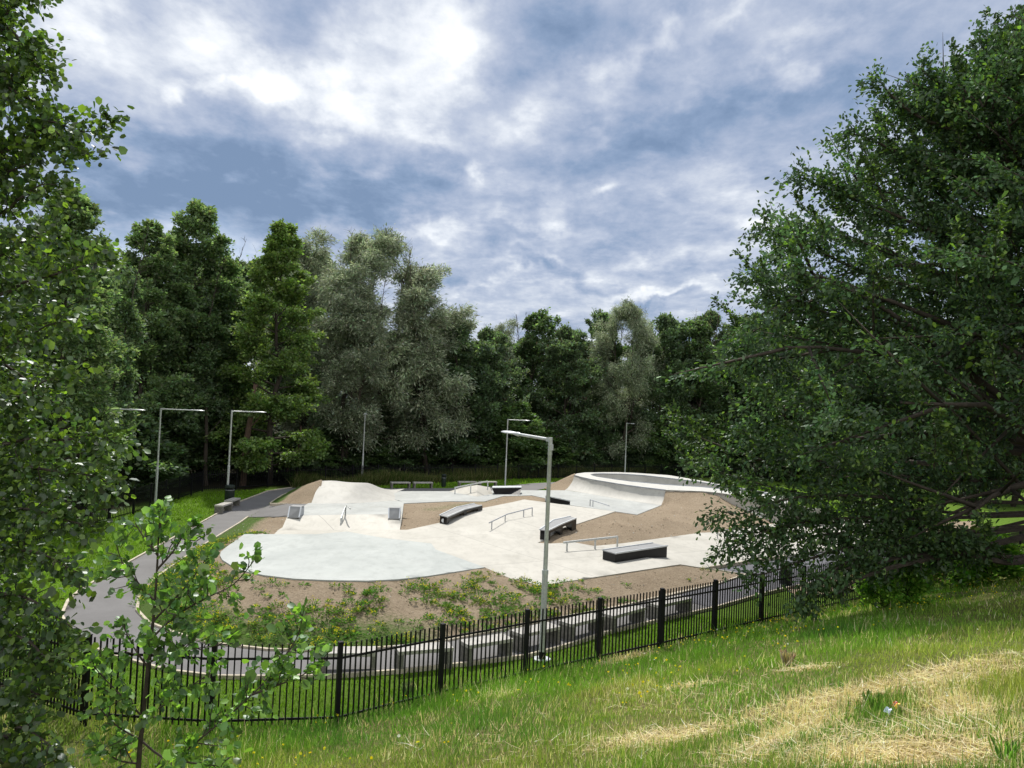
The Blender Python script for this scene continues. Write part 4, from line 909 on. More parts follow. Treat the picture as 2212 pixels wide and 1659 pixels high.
low=[[trunkp(2.9)]+opx((2212,1205,20.5),(2120,1186,20.2),(1990,1168,20),(1880,1172,19.8),(1790,1150,19.6),(1700,1120,19.5)),
 [trunkp(2.6)]+opx((2200,1215,20),(2080,1197,19.3),(1990,1199,19),(1900,1215,18.7),(1830,1228,18.5)),
 [trunkp(3.2)]+opx((2150,1150,20.5),(1950,1130,20),(1780,1130,19.5),(1640,1150,19.2),(1560,1165,19)),
 [trunkp(3.4)]+opx((2100,1110,21),(1900,1090,20.5),(1700,1060,20.2),(1590,1030,20),(1480,1002,19.8)),
 [trunkp(3.3)]+opx((2050,1160,20),(1870,1150,19.5),(1740,1160,19.2),(1640,1195,19)),
 [trunkp(2.9)]+opx((2090,1190,19.5),(1900,1210,18.8),(1780,1250,18.3),(1730,1300,18.1)),
 [trunkp(2.9)]+opx((2090,1190,19.5),(1930,1225,18.6),(1850,1255,18.2),(1800,1290,18.0)),
 [trunkp(4.5)]+opx((2050,1040,20.5),(1850,1010,20),(1700,980,19.8),(1590,930,19.6)),
 [trunkp(6)]+opx((2050,900,21),(1850,860,20.5),(1680,800,20.2),(1575,740,20)),
 [trunkp(8)]+opx((2050,760,21),(1850,700,20.8),(1700,640,20.5),(1610,600,20.3)),
 [trunkp(9.5)]+opx((2060,640,21),(1850,580,21),(1730,520,21),(1640,490,21)),
 [trunkp(11)]+opx((2080,520,21),(1900,450,21),(1790,410,21),(1722,380,21)),
 [trunkp(12.5)]+opx((2100,400,21),(1960,340,21),(1880,300,21),(1822,285,21)),
 [trunkp(13.5)]+opx((2130,300,21),(2000,260,21),(1930,210,21),(1895,168,21)),
 [trunkp(14)]+opx((2160,250,21),(2060,200,21),(2000,160,21),(1990,140,21)),
 [trunkp(14.5)]+opx((2200,200,21),(2150,150,21),(2112,84,21)),
 [trunkp(14.5)]+opx((2220,200,21),(2195,130,21),(2185,100,21))]
thin=[low[i] for i in (0,1,6)]; low=[l for i,l in enumerate(low) if i not in (0,1,6)]
spray('oak_thin',thin,'oakleaf',T_O,(.12,.08),70,(.050,.092,.030),rr,oak,start=.4,twig=.55,r0=.10,alt=(.10,.17,.035),altp=.1,spread=.10,sidegap=.26,woodname='limb',leafname='foliage')
mid=[low[i] for i in (0,1,2,3)]; low=low[4:]
mid+=[[trunkp(3.0)]+opx((2050,1150,19.6),(1850,1180,19.2),(1740,1210,18.9),(1650,1240,18.8),(1605,1235,18.8)),
 [trunkp(3.0)]+opx((2050,1165,19.4),(1880,1195,18.9),(1790,1240,18.5),(1745,1290,18.3),(1735,1320,18.2)),
 [trunkp(3.3)]+opx((2000,1120,20),(1820,1120,19.5),(1680,1140,19.2),(1590,1180,19.1),(1550,1195,19)),
 [trunkp(3.6)]+opx((2000,1080,20),(1820,1070,19.6),(1690,1080,19.4),(1600,1110,19.2),(1540,1100,19.2))]
spray('oak_mid',mid,'oakleaf',T_O,(.125,.085),82,(.072,.128,.046),rr,oak,start=.42,twig=.9,r0=.06,alt=(.15,.25,.04),altp=.1,spread=.17,sidegap=.14,woodname='limb',leafname='foliage')
spray('oak_low',low,'oakleaf',T_O,(.125,.085),135,(.066,.116,.052),rr,oak,twig=.95,r0=.085,alt=(.15,.25,.04),altp=.14,spread=.17,sidegap=.13,woodname='limb',leafname='foliage')
spray('oak_shoot',sh,'oakleaf',T_O,(.115,.08),95,(.055,.10,.028),rr,oak,twig=.22,r0=.012,alt=(.17,.26,.05),altp=.2,spread=.05,sidegap=.085,woodname='shoot',leafname='foliage')
# ------------------------------------------------------------------ near alder on the left
ra=rg(31)
AX,AY=-10.15,9.8; az_=float(G(AX,AY))
alder=empty('alder_tree',(AX,AY,az_),0,'near alder with glossy round leaves filling the left edge of the picture','tree')
wood,fo=make_tree('near_alder',13.6,prof([(0,3.0),(.2,3.5),(.4,3.2),(.6,2.9),(.75,2.9),(.85,2.6),(.93,1.8),(1,.8)]),ra,nl=110,t0=.03,nleaf=200000,ls=(.082,.070),col_=(.062,.106,.030),var=.38,mat='leafg',trunk=.2,droop=.06,tmpl=T_R,clump=.22,up0=.0,up1=1.0,sub=11,alt=(.17,.28,.03),altp=.2,jit=.6,flat=.75)
link('trunk',wood,None,alder); link('crown',fo,None,alder)
def tp(z): return np.array((AX,AY,z))
def opx2(*l): return [atd(x-50*min(1,max(0,(x-40)/120)),y,d+1.6) for x,y,d in l]
al=[[tp(9.8)]+opx2((-60,30,8),(20,60,7.8),(90,130,7.7),(130,150,7.6)),[tp(9.4)]+opx2((-60,130,8),(20,190,7.8),(90,215,7.7),(150,230,7.6)),[tp(10)]+opx2((-60,-30,8),(40,-40,7.8),(120,-30,7.7)),[tp(8)]+opx2((-60,390,8),(20,370,7.8),(90,350,7.7),(160,330,7.6)),
 [tp(8.5)]+opx2((-60,330,8),(60,290,7.8),(150,262,7.6),(230,285,7.5),(296,272,7.4)),
 [tp(8.2)]+opx2((-60,340,8),(60,300,7.7),(140,275,7.5),(190,300,7.5),(225,340,7.4)),
 [tp(9.2)]+opx2((-40,200,8),(30,150,7.8),(90,100,7.7),(140,95,7.6)),
 [tp(9.6)]+opx2((-60,80,8),(20,20,7.8),(80,-20,7.7),(120,5,7.6)),
 [tp(7.6)]+opx2((-60,470,8),(40,430,7.7),(120,400,7.5),(172,400,7.4)),
 [tp(6.8)]+opx2((-60,640,8),(60,610,7.7),(180,590,7.4),(250,570,7.3),(300,560,7.2)),
 [tp(7.0)]+opx2((-60,560,8),(60,520,7.7),(150,500,7.5),(200,520,7.4)),
 [tp(6.0)]+opx2((-60,760,8),(60,730,7.6),(160,700,7.4),(240,690,7.3)),
 [tp(5.4)]+opx2((-60,880,8),(60,850,7.5),(150,820,7.3),(225,820,7.2)),
 [tp(5.0)]+opx2((-60,960,8),(60,950,7.5),(190,950,7.2),(260,940,7.1),(310,965,7.1)),
 [tp(4.8)]+opx2((-60,1010,8),(80,1010,7.4),(180,1020,7.2),(260,1030,7.1),(300,1060,7.0)),
 [tp(4.4)]+opx2((-60,1090,8),(80,1100,7.3),(180,1120,7.1),(260,1140,7.0)),
 [tp(4.0)]+opx2((-60,1180,8),(80,1190,7.2),(170,1210,7.0),(235,1250,6.9)),
 [tp(3.6)]+opx2((-60,1270,7.5),(60,1290,7.0),(150,1320,6.8),(225,1370,6.7)),
 [tp(3.0)]+opx2((-60,1360,7),(60,1380,6.6),(140,1420,6.4),(215,1440,6.3)),
 [tp(2.4)]+opx2((-60,1480,6.8),(40,1480,6.4),(110,1500,6.2),(190,1500,6.0)),
 [tp(2.0)]+opx2((-60,1580,6.5),(40,1570,6.0),(110,1590,5.9),(170,1620,5.8)),
 [tp(1.6)]+opx2((-60,1660,6.2),(40,1650,5.8),(110,1670,5.7),(160,1700,5.6))]
spray('alder_low',al,'leafg',T_R,(.080,.068),95,(.068,.118,.030),ra,alder,twig=.46,r0=.03,alt=(.17,.27,.035),altp=.22,spread=.085,sidegap=.07,woodname='limb',up=.6)
# ------------------------------------------------------------------ sapling
rs=rg(41); sb=atd(300,1690,5.5); sb[2]=float(G(sb[0],sb[1]))
sap=empty('alder_sapling',sb,0,'slender leafy alder sapling standing in front of the near fence at lower left','sapling')
o=np.array(sb)
stem=[sb]+opx((299,1659,5.5),(309,1553,5.5),(320,1432,5.5),(333,1320,5.5),(339,1233,5.5),(343,1150,5.5),(347,1092,5.5))
mb=MB(); P=[p-o for p in smoothpts(stem,4)]; mb.tube(P,[.021*(1-.85*i/(len(P)-1)) for i in range(len(P))],8); mb.build('stem',M['bark'],sap,True)
br=[opx((309,1545,5.5),(360,1520,5.45),(430,1470,5.4),(480,1440,5.4)),
 opx((305,1600,5.5),(368,1640,5.4),(440,1590,5.3),(545,1500,5.25),(592,1446,5.2),(640,1380,5.2),(656,1318,5.2)),
 opx((545,1500,5.25),(600,1480,5.2),(650,1460,5.2),(690,1435,5.2)),
 opx((310,1550,5.5),(270,1510,5.4),(225,1465,5.4),(195,1430,5.3)),
 opx((308,1600,5.5),(255,1570,5.4),(215,1530,5.4)),
 opx((318,1440,5.5),(290,1400,5.5),(265,1350,5.5)),
 opx((323,1384,5.5),(380,1330,5.4),(450,1290,5.3),(505,1262,5.3),(548,1212,5.25)),
 opx((333,1340,5.5),(390,1280,5.5),(430,1230,5.45),(452,1195,5.4)),
 opx((336,1300,5.5),(290,1250,5.5),(262,1210,5.5),(250,1170,5.5)),
 opx((340,1230,5.5),(375,1190,5.5),(400,1150,5.5),(420,1125,5.5)),
 opx((341,1200,5.5),(310,1160,5.5),(292,1130,5.5)),
 opx((343,1150,5.5),(350,1120,5.5),(352,1095,5.5)),
 opx((320,1432,5.5),(370,1410,5.4),(430,1400,5.35),(500,1390,5.3)),
 opx((300,1650,5.5),(250,1640,5.4),(210,1600,5.35)),
 opx((368,1640,5.4),(430,1650,5.3),(480,1655,5.3))]
spray('sapling',br,'leafg',T_R,(.056,.048),84,(.095,.185,.045),rs,sap,twig=.26,r0=.009,alt=(.22,.40,.06),altp=.3,spread=.028,sidegap=.055,woodname='twig',up=.5,minl=.06,bark='bark')
# ------------------------------------------------------------------ small bushes by the fence
var_('bush',1.3,prof([(0,.45),(.3,.62),(.7,.5),(1,.15)]),rg(51),nl=34,t0=.03,nleaf=8000,ls=(.085,.06),col_=(.16,.33,.045),var=.22,trunk=.02,stems=3,clump=.10,up0=.4,up1=1.3,tmpl=T_R,alt=(.26,.42,.06),altp=.35)
def bush(px,py,d,h,w,label,group=None):
    (wd,fo),H=TV['bush']; p=atd(px,py,d); z=float(G(p[0],p[1])); r=empty('bush',(p[0],p[1],z),RNG.uniform(0,6),label,'bush',group); r.scale=(w,w,h/H); link('stems',wd,None,r); link('foliage',fo,None,r); return r
bush(1905,1285,19.6,1.05,.85,'bright green bush under the oak in front of the fence, left of two'); bush(1958,1280,19.9,1.25,.95,'bright green bush under the oak in front of the fence, right of two')
bush(2140,1235,24,1.5,1.5,'shadowy green bush at the fence under the low oak limb'); bush(2065,1225,25,1.1,1.5,'low yellowish bush where the fence runs out behind the bank')
# ------------------------------------------------------------------ grass
def blades(n,X,Y,H,Wd,cols,rng,lie=0.0,bend=.35):
    a=rng.uniform(0,6.28,n); Z=G(X,Y)-.01; C=np.stack([X,Y,Z],-1); tilt=np.abs(rng.normal(0,.42,n))+lie; b=rng.uniform(0,6.28,n)
    D=np.stack([np.cos(b)*np.sin(tilt),np.sin(b)*np.sin(tilt),np.cos(tilt)],-1); S=np.stack([np.cos(a),np.sin(a),0*a],-1); S=unit(S-D*(S*D).sum(-1,keepdims=True)); Nn=np.cross(S,D)
    bd=(rng.random(n)*bend)[:,None]*H[:,None]
    v0=C-S*Wd[:,None]/2; v1=C+S*Wd[:,None]/2; m=C+D*H[:,None]*.55+Nn*bd*.25; v2=m+S*Wd[:,None]*.36; v3=m-S*Wd[:,None]*.36
    tp_=C+D*H[:,None]+Nn*bd; v4=tp_+S*Wd[:,None]*.06; v5=tp_-S*Wd[:,None]*.06
    V=np.stack([v0,v1,v2,v3,v4,v5],1).reshape(-1,3); F=(np.arange(n)[:,None,None]*6+np.array([(0,1,2,3),(3,2,4,5)])[None]).reshape(-1,4)
    V[:,2]=np.maximum(V[:,2],G(V[:,0],V[:,1])-.02)
    return V,F,np.repeat(cols,6,axis=0)
def scatter(n,x0,x1,y0,y1,rng,acc):
    X=rng.uniform(x0,x1,n);Y=rng.uniform(y0,y1,n); k=rng.random(n)<acc(X,Y); return X[k],Y[k]
rgz=rg(61)
def inview(X,Y,m=1.15): return (Y>1.2)&(np.abs(X/np.maximum(Y,.1))<.665*m+.9/np.maximum(Y,.5))
def accg(X,Y):
    r=np.hypot(X,Y); s=outside(X,Y); return inview(X,Y)*(s>-.35)*np.clip(1.9/(1+(r/6.5)**2.2),0,1)*(r>3.2)*np.clip(1.25-.55*straw(X,Y),.35,1)
X,Y=scatter(2300000,-11,26,1.5,34,rgz,accg); k=straw(X,Y); r=np.hypot(X,Y); n=len(X); s=outside(X,Y)
near=np.clip(1-(r-5)/9,0,1)
tall=np.clip(fbm(X*.55,Y*.55,3,71)*1.4+.45+.5*(s<2.2),0.1,1.4)*(1-.55*k)
H=(.05+.105*tall)*np.exp(rgz.normal(0,.35,n)); Wd=.0034+.0010*r*.62
tone=1.5*fbm(X*.45,Y*.45,4,81)[:,None]; gr=np.array((.145,.28,.042))*(1+.35*tone)+np.clip(-tone,0,1)*np.array((.00,.05,.02)); yel=np.array((.46,.43,.13)); st_=np.array((.74,.61,.40))
mixk=np.clip(k*1.35-.12+rgz.normal(0,.2,n),0,1)[:,None]; yk=np.clip(fbm(X*.3+9,Y*.3,3,91)*1.3+.22+rgz.normal(0,.2,n)+.55*(s>2)*(X<2.5)*(r<14)-.55*(s<3.2)-.25*((X>4)&(s<6)),0,1)[:,None]*.75
cols=gr*(1-yk)+yel*yk; cols=np.where(rgz.random((n,1))<mixk,st_*(1+.1*tone),cols)*np.exp(rgz.normal(0,.22,(n,1)))
V,F,Cc=blades(n,X,Y,H,Wd,np.clip(cols,.01,.8),rgz); me=mesh_np('grass',V,F,Cc); me.materials.append(M['blade'])
tag(link('bank_grass',me),'rough mown grass with straw patches covering the near bank','grass',kind='stuff')
NB=n
# lying straw
X,Y=scatter(520000,-6,22,2,24,rgz,lambda X,Y:inview(X,Y)*(outside(X,Y)>.5)*np.clip(straw(X,Y)*1.2-.25,0,1)*np.clip(1.8/(1+(np.hypot(X,Y)/8)**2),0,1)*.9)
n=len(X); H=rgz.uniform(.08,.30,n); V,F,Cc=blades(n,X,Y,H,.003+.00075*np.hypot(X,Y),np.clip(np.array((.78,.66,.45))*np.exp(rgz.normal(0,.25,(n,1))),.02,.85),rgz,lie=1.32,bend=.25)
V[:,2]+=.02+.03*np.repeat(rgz.random(n),6); me=mesh_np('straw',V,F,Cc); me.materials.append(M['blade']); tag(link('dry_straw',me),'dry cut straw lying in patches on the near bank','straw',kind='stuff')
# lawn inside the fence
concw=[np.array([p[:2] for p in W(q)]) for q in (LF,)]
def lawnacc(X,Y):
    s=outside(X,Y); a=inview(X,Y,1.05)*(s<-.1)*(~pip(X,Y,PATH))*(~pip(X,Y,PATH2))*(Y<66); FBp=[p[:2] for p in W(FB)]; a=a*(~pip(X,Y,FBp))
    a=a*~(((X>-10)&(X<22)&(Y>22)&(Y<48)))
    bf=np.interp(X,[-18.5,-8,.5,16,30],[46,55,64,73.5,74]); a=a*(Y<bf-.1)*(X>-18)
    a=a*(segdist(X,Y,PATH,True)>.06)*(segdist(X,Y,PATH2,True)>.06)
    return a*np.clip(1.7/(1+(Y/15)**2),.10,1)
X,Y=scatter(900000,-19,24,11,66,rgz,lawnacc); n=len(X); r=np.hypot(X,Y); H=(.05+.0012*r)*np.exp(rgz.normal(0,.3,n)); tone=fbm(X*.5,Y*.5,4,101)[:,None]
V,F,Cc=blades(n,X,Y,H,.006+.0009*r,np.clip(np.array((.15,.27,.025))*(1+.35*tone)*np.exp(rgz.normal(0,.2,(n,1))),.01,.6),rgz); me=mesh_np('lawn',V,F,Cc); me.materials.append(M['blade'])
tag(link('lawn_grass',me),'short bright green lawn grass inside the fence','grass',kind='stuff'); NL=n
# tall pale grass behind the far fence
X=rgz.uniform(-14,14,70000); bf=np.interp(X,[-18.5,-8,.5,4,16],[46,55,64,66.7,73.5]); Y=bf+.4+np.abs(rgz.normal(0,1,len(X)))*2.0
n=len(X); H=rgz.uniform(.4,1.15,n)*(.75+.6*fbm(X*.5,Y*.5,3,111)); k=rgz.random((n,1))<.35
V,F,Cc=blades(n,X,Y,H,np.full(n,.03),np.where(k,np.array((.22,.20,.10)),np.array((.07,.11,.03)))*np.exp(rgz.normal(0,.25,(n,1))),rgz,bend=.5); me=mesh_np('reeds',V,F,Cc); me.materials.append(M['blade'])
tag(link('tall_grass',me),'tall seeding grass growing behind the far fence','grass',kind='stuff')
# dry reeds by the fence end on the right, and verge tufts
X=rgz.uniform(12,22,16000); Y=24.6+(X-11.6)*.78+rgz.uniform(.1,1.6,len(X)); n=len(X); H=rgz.uniform(.3,1.0,n)
V,F,Cc=blades(n,X,Y,H,np.full(n,.016),np.array((.42,.32,.20))*np.exp(rgz.normal(0,.25,(n,1))),rgz,lie=.2,bend=.5); me=mesh_np('dry',V,F,Cc); me.materials.append(M['blade'])
tag(link('dry_grass',me),'dry straw coloured grass behind the fence under the oak','grass',kind='stuff')
# flowers in the bank grass
def dots(name,n_,acc,cols,size,hh,label,cat,zf=None,box=(-8,22,4,30)):
    X,Y=scatter(n_,*box,rgz,acc); n=len(X); Z=(G(X,Y) if zf is None else zf(X,Y))+rgz.uniform(hh[0],hh[1],n); C=np.stack([X,Y,Z],-1)
    sz=size*np.exp(rgz.normal(0,.25,n)); Vs=[];Fs=[];Cs=[];off=0
    for q in range(2):
        D=unit(rgz.normal(0,1,(n,3))*np.array((1,1,.5))); V,F,Cc=leaves(C-D*sz[:,None]/2,D,unit(rgz.normal(0,.6,(n,3))+np.array((0,-.5,.8))),sz,sz,T_Q,cols[rgz.integers(0,len(cols),n)]); Vs.append(V);Fs.append(F+off);Cs.append(Cc);off+=len(V)
    # stalks
    S=np.stack([X,Y,Z-rgz.uniform(.05,.15,n)],-1); D=np.tile(np.array((0,0,1.)),(n,1))+rgz.normal(0,.1,(n,3)); V,F,Cc=leaves(S,D,unit(rgz.normal(0,1,(n,3))),np.full(n,.12),np.full(n,.008),T_Q,np.tile(np.array((.10,.17,.04)),(n,1))); Vs.append(V);Fs.append(F+off);Cs.append(Cc)
    me=mesh_np(name,np.concatenate(Vs),np.concatenate(Fs),np.concatenate(Cs)); me.materials.append(M['blade']); return tag(link(name,me),label,cat,kind='stuff')
fl=lambda X,Y:inview(X,Y)*(outside(X,Y)>.2)*np.clip((outside(X,Y)<5.5)*(fbm(X*.7,Y*.7,3,121)+.15)*1.2,0,1)*(straw(X,Y)<.4)
dots('yellow_flowers',8000,fl,np.array([(.80,.62,.02),(.70,.66,.05)]),.034,(.12,.24),'yellow buttercups and ragwort dotted through the bank grass','wildflowers')
dots('dandelion_clocks',420,lambda X,Y:fl(X,Y)*1+.12*(outside(X,Y)>.5)*inview(X,Y),np.array([(.7,.7,.68)]),.038,(.14,.24),'white dandelion seed heads scattered in the bank grass','seed heads')
def tuft(px,py,h,n,label,colr,wd=.022):
    p=hillpt(px,py); z=float(G(p[0],p[1])); r=empty('grass_tuft',(p[0],p[1],z),0,label,'plant'); a=rgz.uniform(0,6.28,n); C=np.stack([.06*np.cos(a)*rgz.random(n),.06*np.sin(a)*rgz.random(n),np.full(n,-.02)],-1)
    D=unit(np.stack([np.cos(a)*.35,np.sin(a)*.35,rgz.uniform(.7,1.4,n)],-1)); Nn=unit(rgz.normal(0,1,(n,3))*(1,1,.2)); V,F,Cc=leaves(C,D,Nn,h*rgz.uniform(.6,1.1,n),np.full(n,wd),T_O,palette(n,colr,.22,rgz)); me=mesh_np('blades',V,F,Cc); me.materials.append(M['blade']); link('blades',me,None,r)
tuft(1885,1532,.20,90,'dark green upright tuft beside the dropped wrappers',(.19,.32,.08),.008); tuft(2170,1650,.20,60,'broad leaved green tuft at the bottom right corner',(.19,.34,.08),.012)
tuft(1700,1436,.26,140,'pale rusty feathery dry grass tuft on the middle of the bank',(.62,.52,.38),.003)
tuft(880,1505,.30,160,'pale grey green wispy tuft against the near fence foot',(.32,.38,.22),.006)
# weeds on the soil bank: broad-leaved tufts with yellow flowers
sbank=[o_ for o_ in bpy.data.objects if o_.name=='soil_bank'][0]
from mathutils.bvhtree import BVHTree
me0=sbank.data; bvh=BVHTree.FromPolygons([v.co[:] for v in me0.vertices],[p.vertices[:] for p in me0.polygons])
def zs(X,Y):
    o=[]
    for x,y in zip(X,Y):
        h=bvh.ray_cast(Vector((x,y,20)),Vector((0,0,-1))); o.append(h[0].z if h[0] else -9)
    return np.array(o)
rw=rg(77); FBp=[p[:2] for p in W(FB)]; Vs=[];Fs=[];Cs=[];off=0; sn=[p[:2] for p in W(slab_near)]
cx=rw.uniform(-14,9,9000); cy=rw.uniform(15,30,9000); d1=segdist(cx,cy,inw); d2=segdist(cx,cy,sn)
dens=np.clip(1.35-d1/3.6,0,1)**1.4*np.clip(.5+1.2*fbm(cx*.8,cy*.8,3,131),.05,1)*np.where(cx>1.2,np.clip(1-(cx-1.2)/2.5,.08,1),1)*1.0
k=pip(cx,cy,FBp)&(rw.random(9000)<dens)&(d2>.25); cx=cx[k];cy=cy[k]; cz=zs(cx,cy); k=cz>-1; cx=cx[k];cy=cy[k];cz=cz[k]
NW=len(cx)
for x,y,z in zip(cx,cy,cz):
    s=rw.uniform(.06,.22); n=int(18+90*s); a=rw.uniform(0,6.28,n); rr_=s*np.sqrt(rw.random(n))*.9; C=np.stack([x+rr_*np.cos(a),y+rr_*np.sin(a),z+.0+rw.random(n)*s*.5],-1)
    D=unit(np.stack([np.cos(a),np.sin(a),rw.uniform(.0,1.0,n)],-1)); Nn=unit(rw.normal(0,.4,(n,3))+np.array((0,0,1)))
    c=palette(n,(.10,.20,.045) if rw.random()<.8 else (.13,.17,.045),.25,rw); V,F,Cc=leaves(C,D,Nn,rw.uniform(.05,.12,n),rw.uniform(.02,.05,n),T_Q,c); Vs.append(V);Fs.append(F+off);Cs.append(Cc);off+=len(V)
    if rw.random()<.6:
        m=int(rw.integers(4,18)); a=rw.uniform(0,6.28,m); C=np.stack([x+s*.8*np.cos(a)*rw.random(m),y+s*.8*np.sin(a)*rw.random(m),z+s*rw.uniform(.5,1.1,m)],-1); D=unit(rw.normal(0,1,(m,3)))
        V,F,Cc=leaves(C,D,unit(rw.normal(0,.5,(m,3))+np.array((0,-.4,.8))),np.full(m,.034),np.full(m,.03),T_Q,palette(m,(.62,.56,.04),.2,rw)); Vs.append(V);Fs.append(F+off);Cs.append(Cc);off+=len(V)
me=mesh_np('weeds',np.concatenate(Vs),np.concatenate(Fs),np.concatenate(Cs)); me.materials.append(M['blade']); tag(link('bank_weeds',me),'leafy weeds with small yellow flowers growing over the lower soil bank','weeds',kind='stuff')
# clods and stones lying on the bare soil
OC=np.array([(1,0,0),(0,1,0),(-1,0,0),(0,-1,0),(0,0,1),(0,0,-1)],float); OF=np.array([(0,1,4),(1,2,4),(2,3,4),(3,0,4),(1,0,5),(2,1,5),(3,2,5),(0,3,5)])
Vs=[];Cs=[]
for nm,num,mx in (('soil_bank',9000,.035),('soil_hill',2500,.05),('soil_patch',900,.04)):
    ob=bpy.data.objects[nm]; m_=ob.data; bv=BVHTree.FromPolygons([v.co[:] for v in m_.vertices],[p_.vertices[:] for p_ in m_.polygons]); A=np.array([v.co[:] for v in m_.vertices]); lo=A.min(0); hi=A.max(0)
    for x,y in zip(rw.uniform(lo[0],hi[0],num),rw.uniform(lo[1],hi[1],num)):
        h=bv.ray_cast(Vector((x,y,20)),Vector((0,0,-1)))
        if h[0] is None: continue
        r_=mx*(.25+.75*rw.random()**3); Vs.append(OC*r_*rw.uniform(.6,1.3,3)+rw.normal(0,r_*.15,(6,3))+np.array(h[0])); Cs.append(np.tile(np.array((.30,.24,.165) if rw.random()<.85 else (.42,.40,.36))*rw.uniform(.6,1.3),(6,1)))
n=len(Vs); V=np.concatenate(Vs); F=(np.arange(n)[:,None,None]*6+OF[None]).reshape(-1,3); me=mesh_np('clods',V,F,np.concatenate(Cs))
m_,nt_,out_=nmat('clod'); b_=N(nt_,'ShaderNodeBsdfPrincipled',i_Roughness=.95); L(nt_,N(nt_,'ShaderNodeAttribute',attribute_name='Col').outputs['Color'],b_.inputs['Base Color']); L(nt_,b_.outputs[0],out_.inputs[0]); me.materials.append(m_)
tag(link('soil_clods',me),'small clods and stones lying on the bare soil banks','soil clods',kind='stuff')
print('COUNTS blades',NB,'lawn',NL,'weeds',NW)
# ------------------------------------------------------------------ sun and sky
SUN_EL=R_(55); SUN_AZ=R_(-10)   # azimuth from +Y, negative to the left
sd=Vector((math.sin(SUN_AZ)*math.cos(SUN_EL),math.cos(SUN_AZ)*math.cos(SUN_EL),math.sin(SUN_EL)))
sl=bpy.data.lights.new('sun','SUN'); sl.energy=3.3; sl.angle=R_(1.2); sl.color=(1,.95,.86)
so=bpy.data.objects.new('sun',sl); col.objects.link(so); so.rotation_euler=sd.to_track_quat('Z','Y').to_euler(); so.location=(0,0,40)
w=bpy.data.worlds.new('World'); sc.world=w; w.use_nodes=True; nt=w.node_tree; nt.nodes.clear()
out=nt.nodes.new('ShaderNodeOutputWorld')
sky=N(nt,'ShaderNodeTexSky'); sky.sky_type='NISHITA'; sky.sun_disc=False; sky.sun_elevation=SUN_EL; sky.sun_rotation=SUN_AZ
tc=N(nt,'ShaderNodeTexCoord').outputs['Generated']
sp=N(nt,'ShaderNodeSeparateXYZ'); L(nt,tc,sp.inputs[0])
az=math_(nt,'ARCTAN2',sp.outputs[0],sp.outputs[1]); el=math_(nt,'ARCSINE',sp.outputs[2])
# cloud layer projected on a high plane
zz=math_(nt,'ADD',math_(nt,'MAXIMUM',sp.outputs[2],0.0),.16)
cmb=N(nt,'ShaderNodeCombineXYZ'); L(nt,math_(nt,'DIVIDE',sp.outputs[0],zz),cmb.inputs[0]); L(nt,math_(nt,'DIVIDE',sp.outputs[1],zz),cmb.inputs[1])
P_=cmb.outputs[0]
mpv=N(nt,'ShaderNodeMapping'); L(nt,P_,mpv.inputs[0]); mpv.inputs['Location'].default_value=(3.1,1.7,0); mpv.inputs['Scale'].default_value=(1,.8,1)
w1=noise(nt,1.9,4,.50,mpv.outputs[0],.1); w2=noise(nt,5.2,7,.62,mpv.outputs[0],.1); w3=noise(nt,.8,2,.5,mpv.outputs[0],.2)
# warp the blob coordinates so cloud banks get ragged edges
nz=N(nt,'ShaderNodeTexNoise',i_Scale=8.5,i_Detail=5,i_Roughness=.58); L(nt,tc,nz.inputs['Vector']); nsp=N(nt,'ShaderNodeSeparateColor'); L(nt,nz.outputs['Color'],nsp.inputs[0])
az2=math_(nt,'ADD',az,math_(nt,'MULTIPLY',math_(nt,'SUBTRACT',nsp.outputs[0],.5),.22)); el2=math_(nt,'ADD',el,math_(nt,'MULTIPLY',math_(nt,'SUBTRACT',nsp.outputs[1],.5),.16))
acc=None
def blob(px,py,sx,sy,amp,ang=0):
    global acc
    d=ray(px,py); d=d/np.linalg.norm(d); a=math.atan2(d[0],d[1]); e=math.asin(d[2]); s=1/FP*.93
    x=math_(nt,'SUBTRACT',az2,a); y=math_(nt,'SUBTRACT',el2,e); C,S=math.cos(R_(ang)),math.sin(R_(ang))
    u=math_(nt,'ADD',math_(nt,'MULTIPLY',x,C/(sx*s)),math_(nt,'MULTIPLY',y,S/(sx*s))); v=math_(nt,'ADD',math_(nt,'MULTIPLY',x,-S/(sy*s)),math_(nt,'MULTIPLY',y,C/(sy*s)))
    g=math_(nt,'EXPONENT',math_(nt,'MULTIPLY',math_(nt,'ADD',math_(nt,'MULTIPLY',u,u),math_(nt,'MULTIPLY',v,v)),-1.0))
    g=math_(nt,'MULTIPLY',g,amp); acc=g if acc is None else math_(nt,'ADD',acc,g)
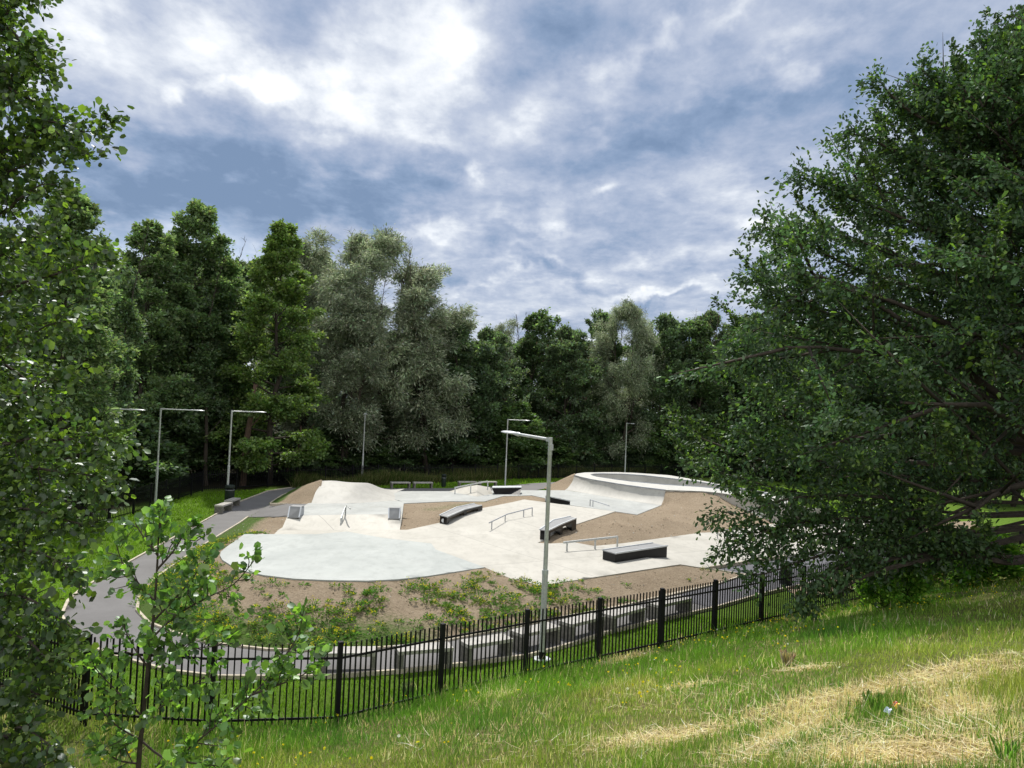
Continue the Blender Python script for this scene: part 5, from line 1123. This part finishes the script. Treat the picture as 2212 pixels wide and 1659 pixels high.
for b_ in [(780,180,90,80,.48),(600,170,55,100,.50,-50),(700,225,140,45,.42),(650,60,80,110,-.30),(430,90,120,55,.22,-15),(250,90,130,60,.28,-20),(385,212,36,22,.40),(450,200,60,16,.22,-20),(530,205,40,16,.25),
   (900,40,150,60,.38),(960,170,60,80,.30,-50),(1080,260,80,30,.22),(1125,110,110,75,-.22),(1220,60,60,80,-.15),(1290,190,60,90,.28,40),(1440,90,130,28,.34,30),(1590,35,120,26,.30,25),(1500,190,90,60,.20),(1150,205,70,45,.22),
   (1700,160,50,30,.34),(1790,60,90,40,-.10),(600,390,330,80,-.34),(330,440,180,60,-.30),(880,430,170,60,-.24),(200,330,90,90,-.10),(1025,365,26,26,.40),(960,295,90,22,.26,-15),
   (1160,440,75,40,.34,50),(1120,500,70,20,.22,20),(930,500,75,18,.30,15),(700,475,120,26,.10,20),(1060,525,40,30,-.28),(1330,430,45,14,.36),(1400,330,180,90,-.16),(1600,420,200,50,-.10),(1560,250,120,90,-.10),
   (1680,490,130,22,.26,12),(1450,560,220,24,.20),(1240,590,55,26,-.34),(1330,620,90,16,-.22),(1120,590,40,18,-.22),(1050,610,130,14,.28),(1160,570,60,12,.28),(1500,640,260,18,.34),(1050,680,120,22,.22),(1450,655,80,9,-.35),(1250,650,60,20,.1),(90,60,90,120,.16)]:
    blob(*b_)
v=math_(nt,'ADD',math_(nt,'MULTIPLY',math_(nt,'SUBTRACT',w1,.5),1.25),math_(nt,'MULTIPLY',math_(nt,'SUBTRACT',w2,.5),1.35))
v=math_(nt,'ADD',v,math_(nt,'MULTIPLY',acc,1.0)); v=math_(nt,'ADD',v,.44)
# higher cloud is thinner and brighter, overhead glow round the sun
dn=N(nt,'ShaderNodeVectorMath',operation='DOT_PRODUCT'); L(nt,tc,dn.inputs[0]); dn.inputs[1].default_value=tuple(sd)
sg=math_(nt,'POWER',math_(nt,'MAXIMUM',dn.outputs['Value'],0.0),14.0)
v=math_(nt,'ADD',v,math_(nt,'MULTIPLY',sg,.22))
hz=math_(nt,'EXPONENT',math_(nt,'MULTIPLY',math_(nt,'ABSOLUTE',sp.outputs[2]),-7.0)); v=math_(nt,'ADD',v,math_(nt,'MULTIPLY',hz,.16))
w4=noise(nt,7.5,6,.55,mpv.outputs[0],.2); v=math_(nt,'ADD',v,math_(nt,'MULTIPLY',ramp(nt,w4,[(.53,(0,0,0)),(.66,(1,1,1))]),.15))
back_fill=math_(nt,'MULTIPLY',math_(nt,'SUBTRACT',.15,sp.outputs[1],clamp=True),1.0); v=math_(nt,'ADD',v,math_(nt,'MULTIPLY',back_fill,2.2))  # extra brightness added to the unseen sky behind the camera, as fill light
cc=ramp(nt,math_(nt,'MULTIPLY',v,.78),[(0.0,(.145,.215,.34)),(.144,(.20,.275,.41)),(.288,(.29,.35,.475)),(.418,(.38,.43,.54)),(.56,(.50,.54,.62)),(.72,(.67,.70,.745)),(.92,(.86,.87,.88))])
bl=ramp(nt,w3,[(.60,(1,1,1)),(.72,(.55,.55,.55))])
b1=N(nt,'ShaderNodeBackground',i_Strength=.10); L(nt,sky.outputs[0],b1.inputs[0])
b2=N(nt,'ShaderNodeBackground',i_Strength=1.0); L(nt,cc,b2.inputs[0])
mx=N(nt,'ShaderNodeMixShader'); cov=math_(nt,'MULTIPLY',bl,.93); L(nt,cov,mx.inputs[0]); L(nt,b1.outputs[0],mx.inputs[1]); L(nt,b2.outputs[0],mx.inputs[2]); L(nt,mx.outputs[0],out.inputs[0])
w.cycles.sampling_method='MANUAL'; w.cycles.sample_map_resolution=512
sc.view_settings.view_transform='Standard'; sc.view_settings.look='None'; sc.view_settings.exposure=.38; sc.view_settings.gamma=1
sc.render.engine='CYCLES'; sc.cycles.max_bounces=7; sc.cycles.diffuse_bounces=4; sc.cycles.transmission_bounces=4; sc.cycles.glossy_bounces=2; sc.cycles.use_denoising=True; sc.cycles.sample_clamp_indirect=4
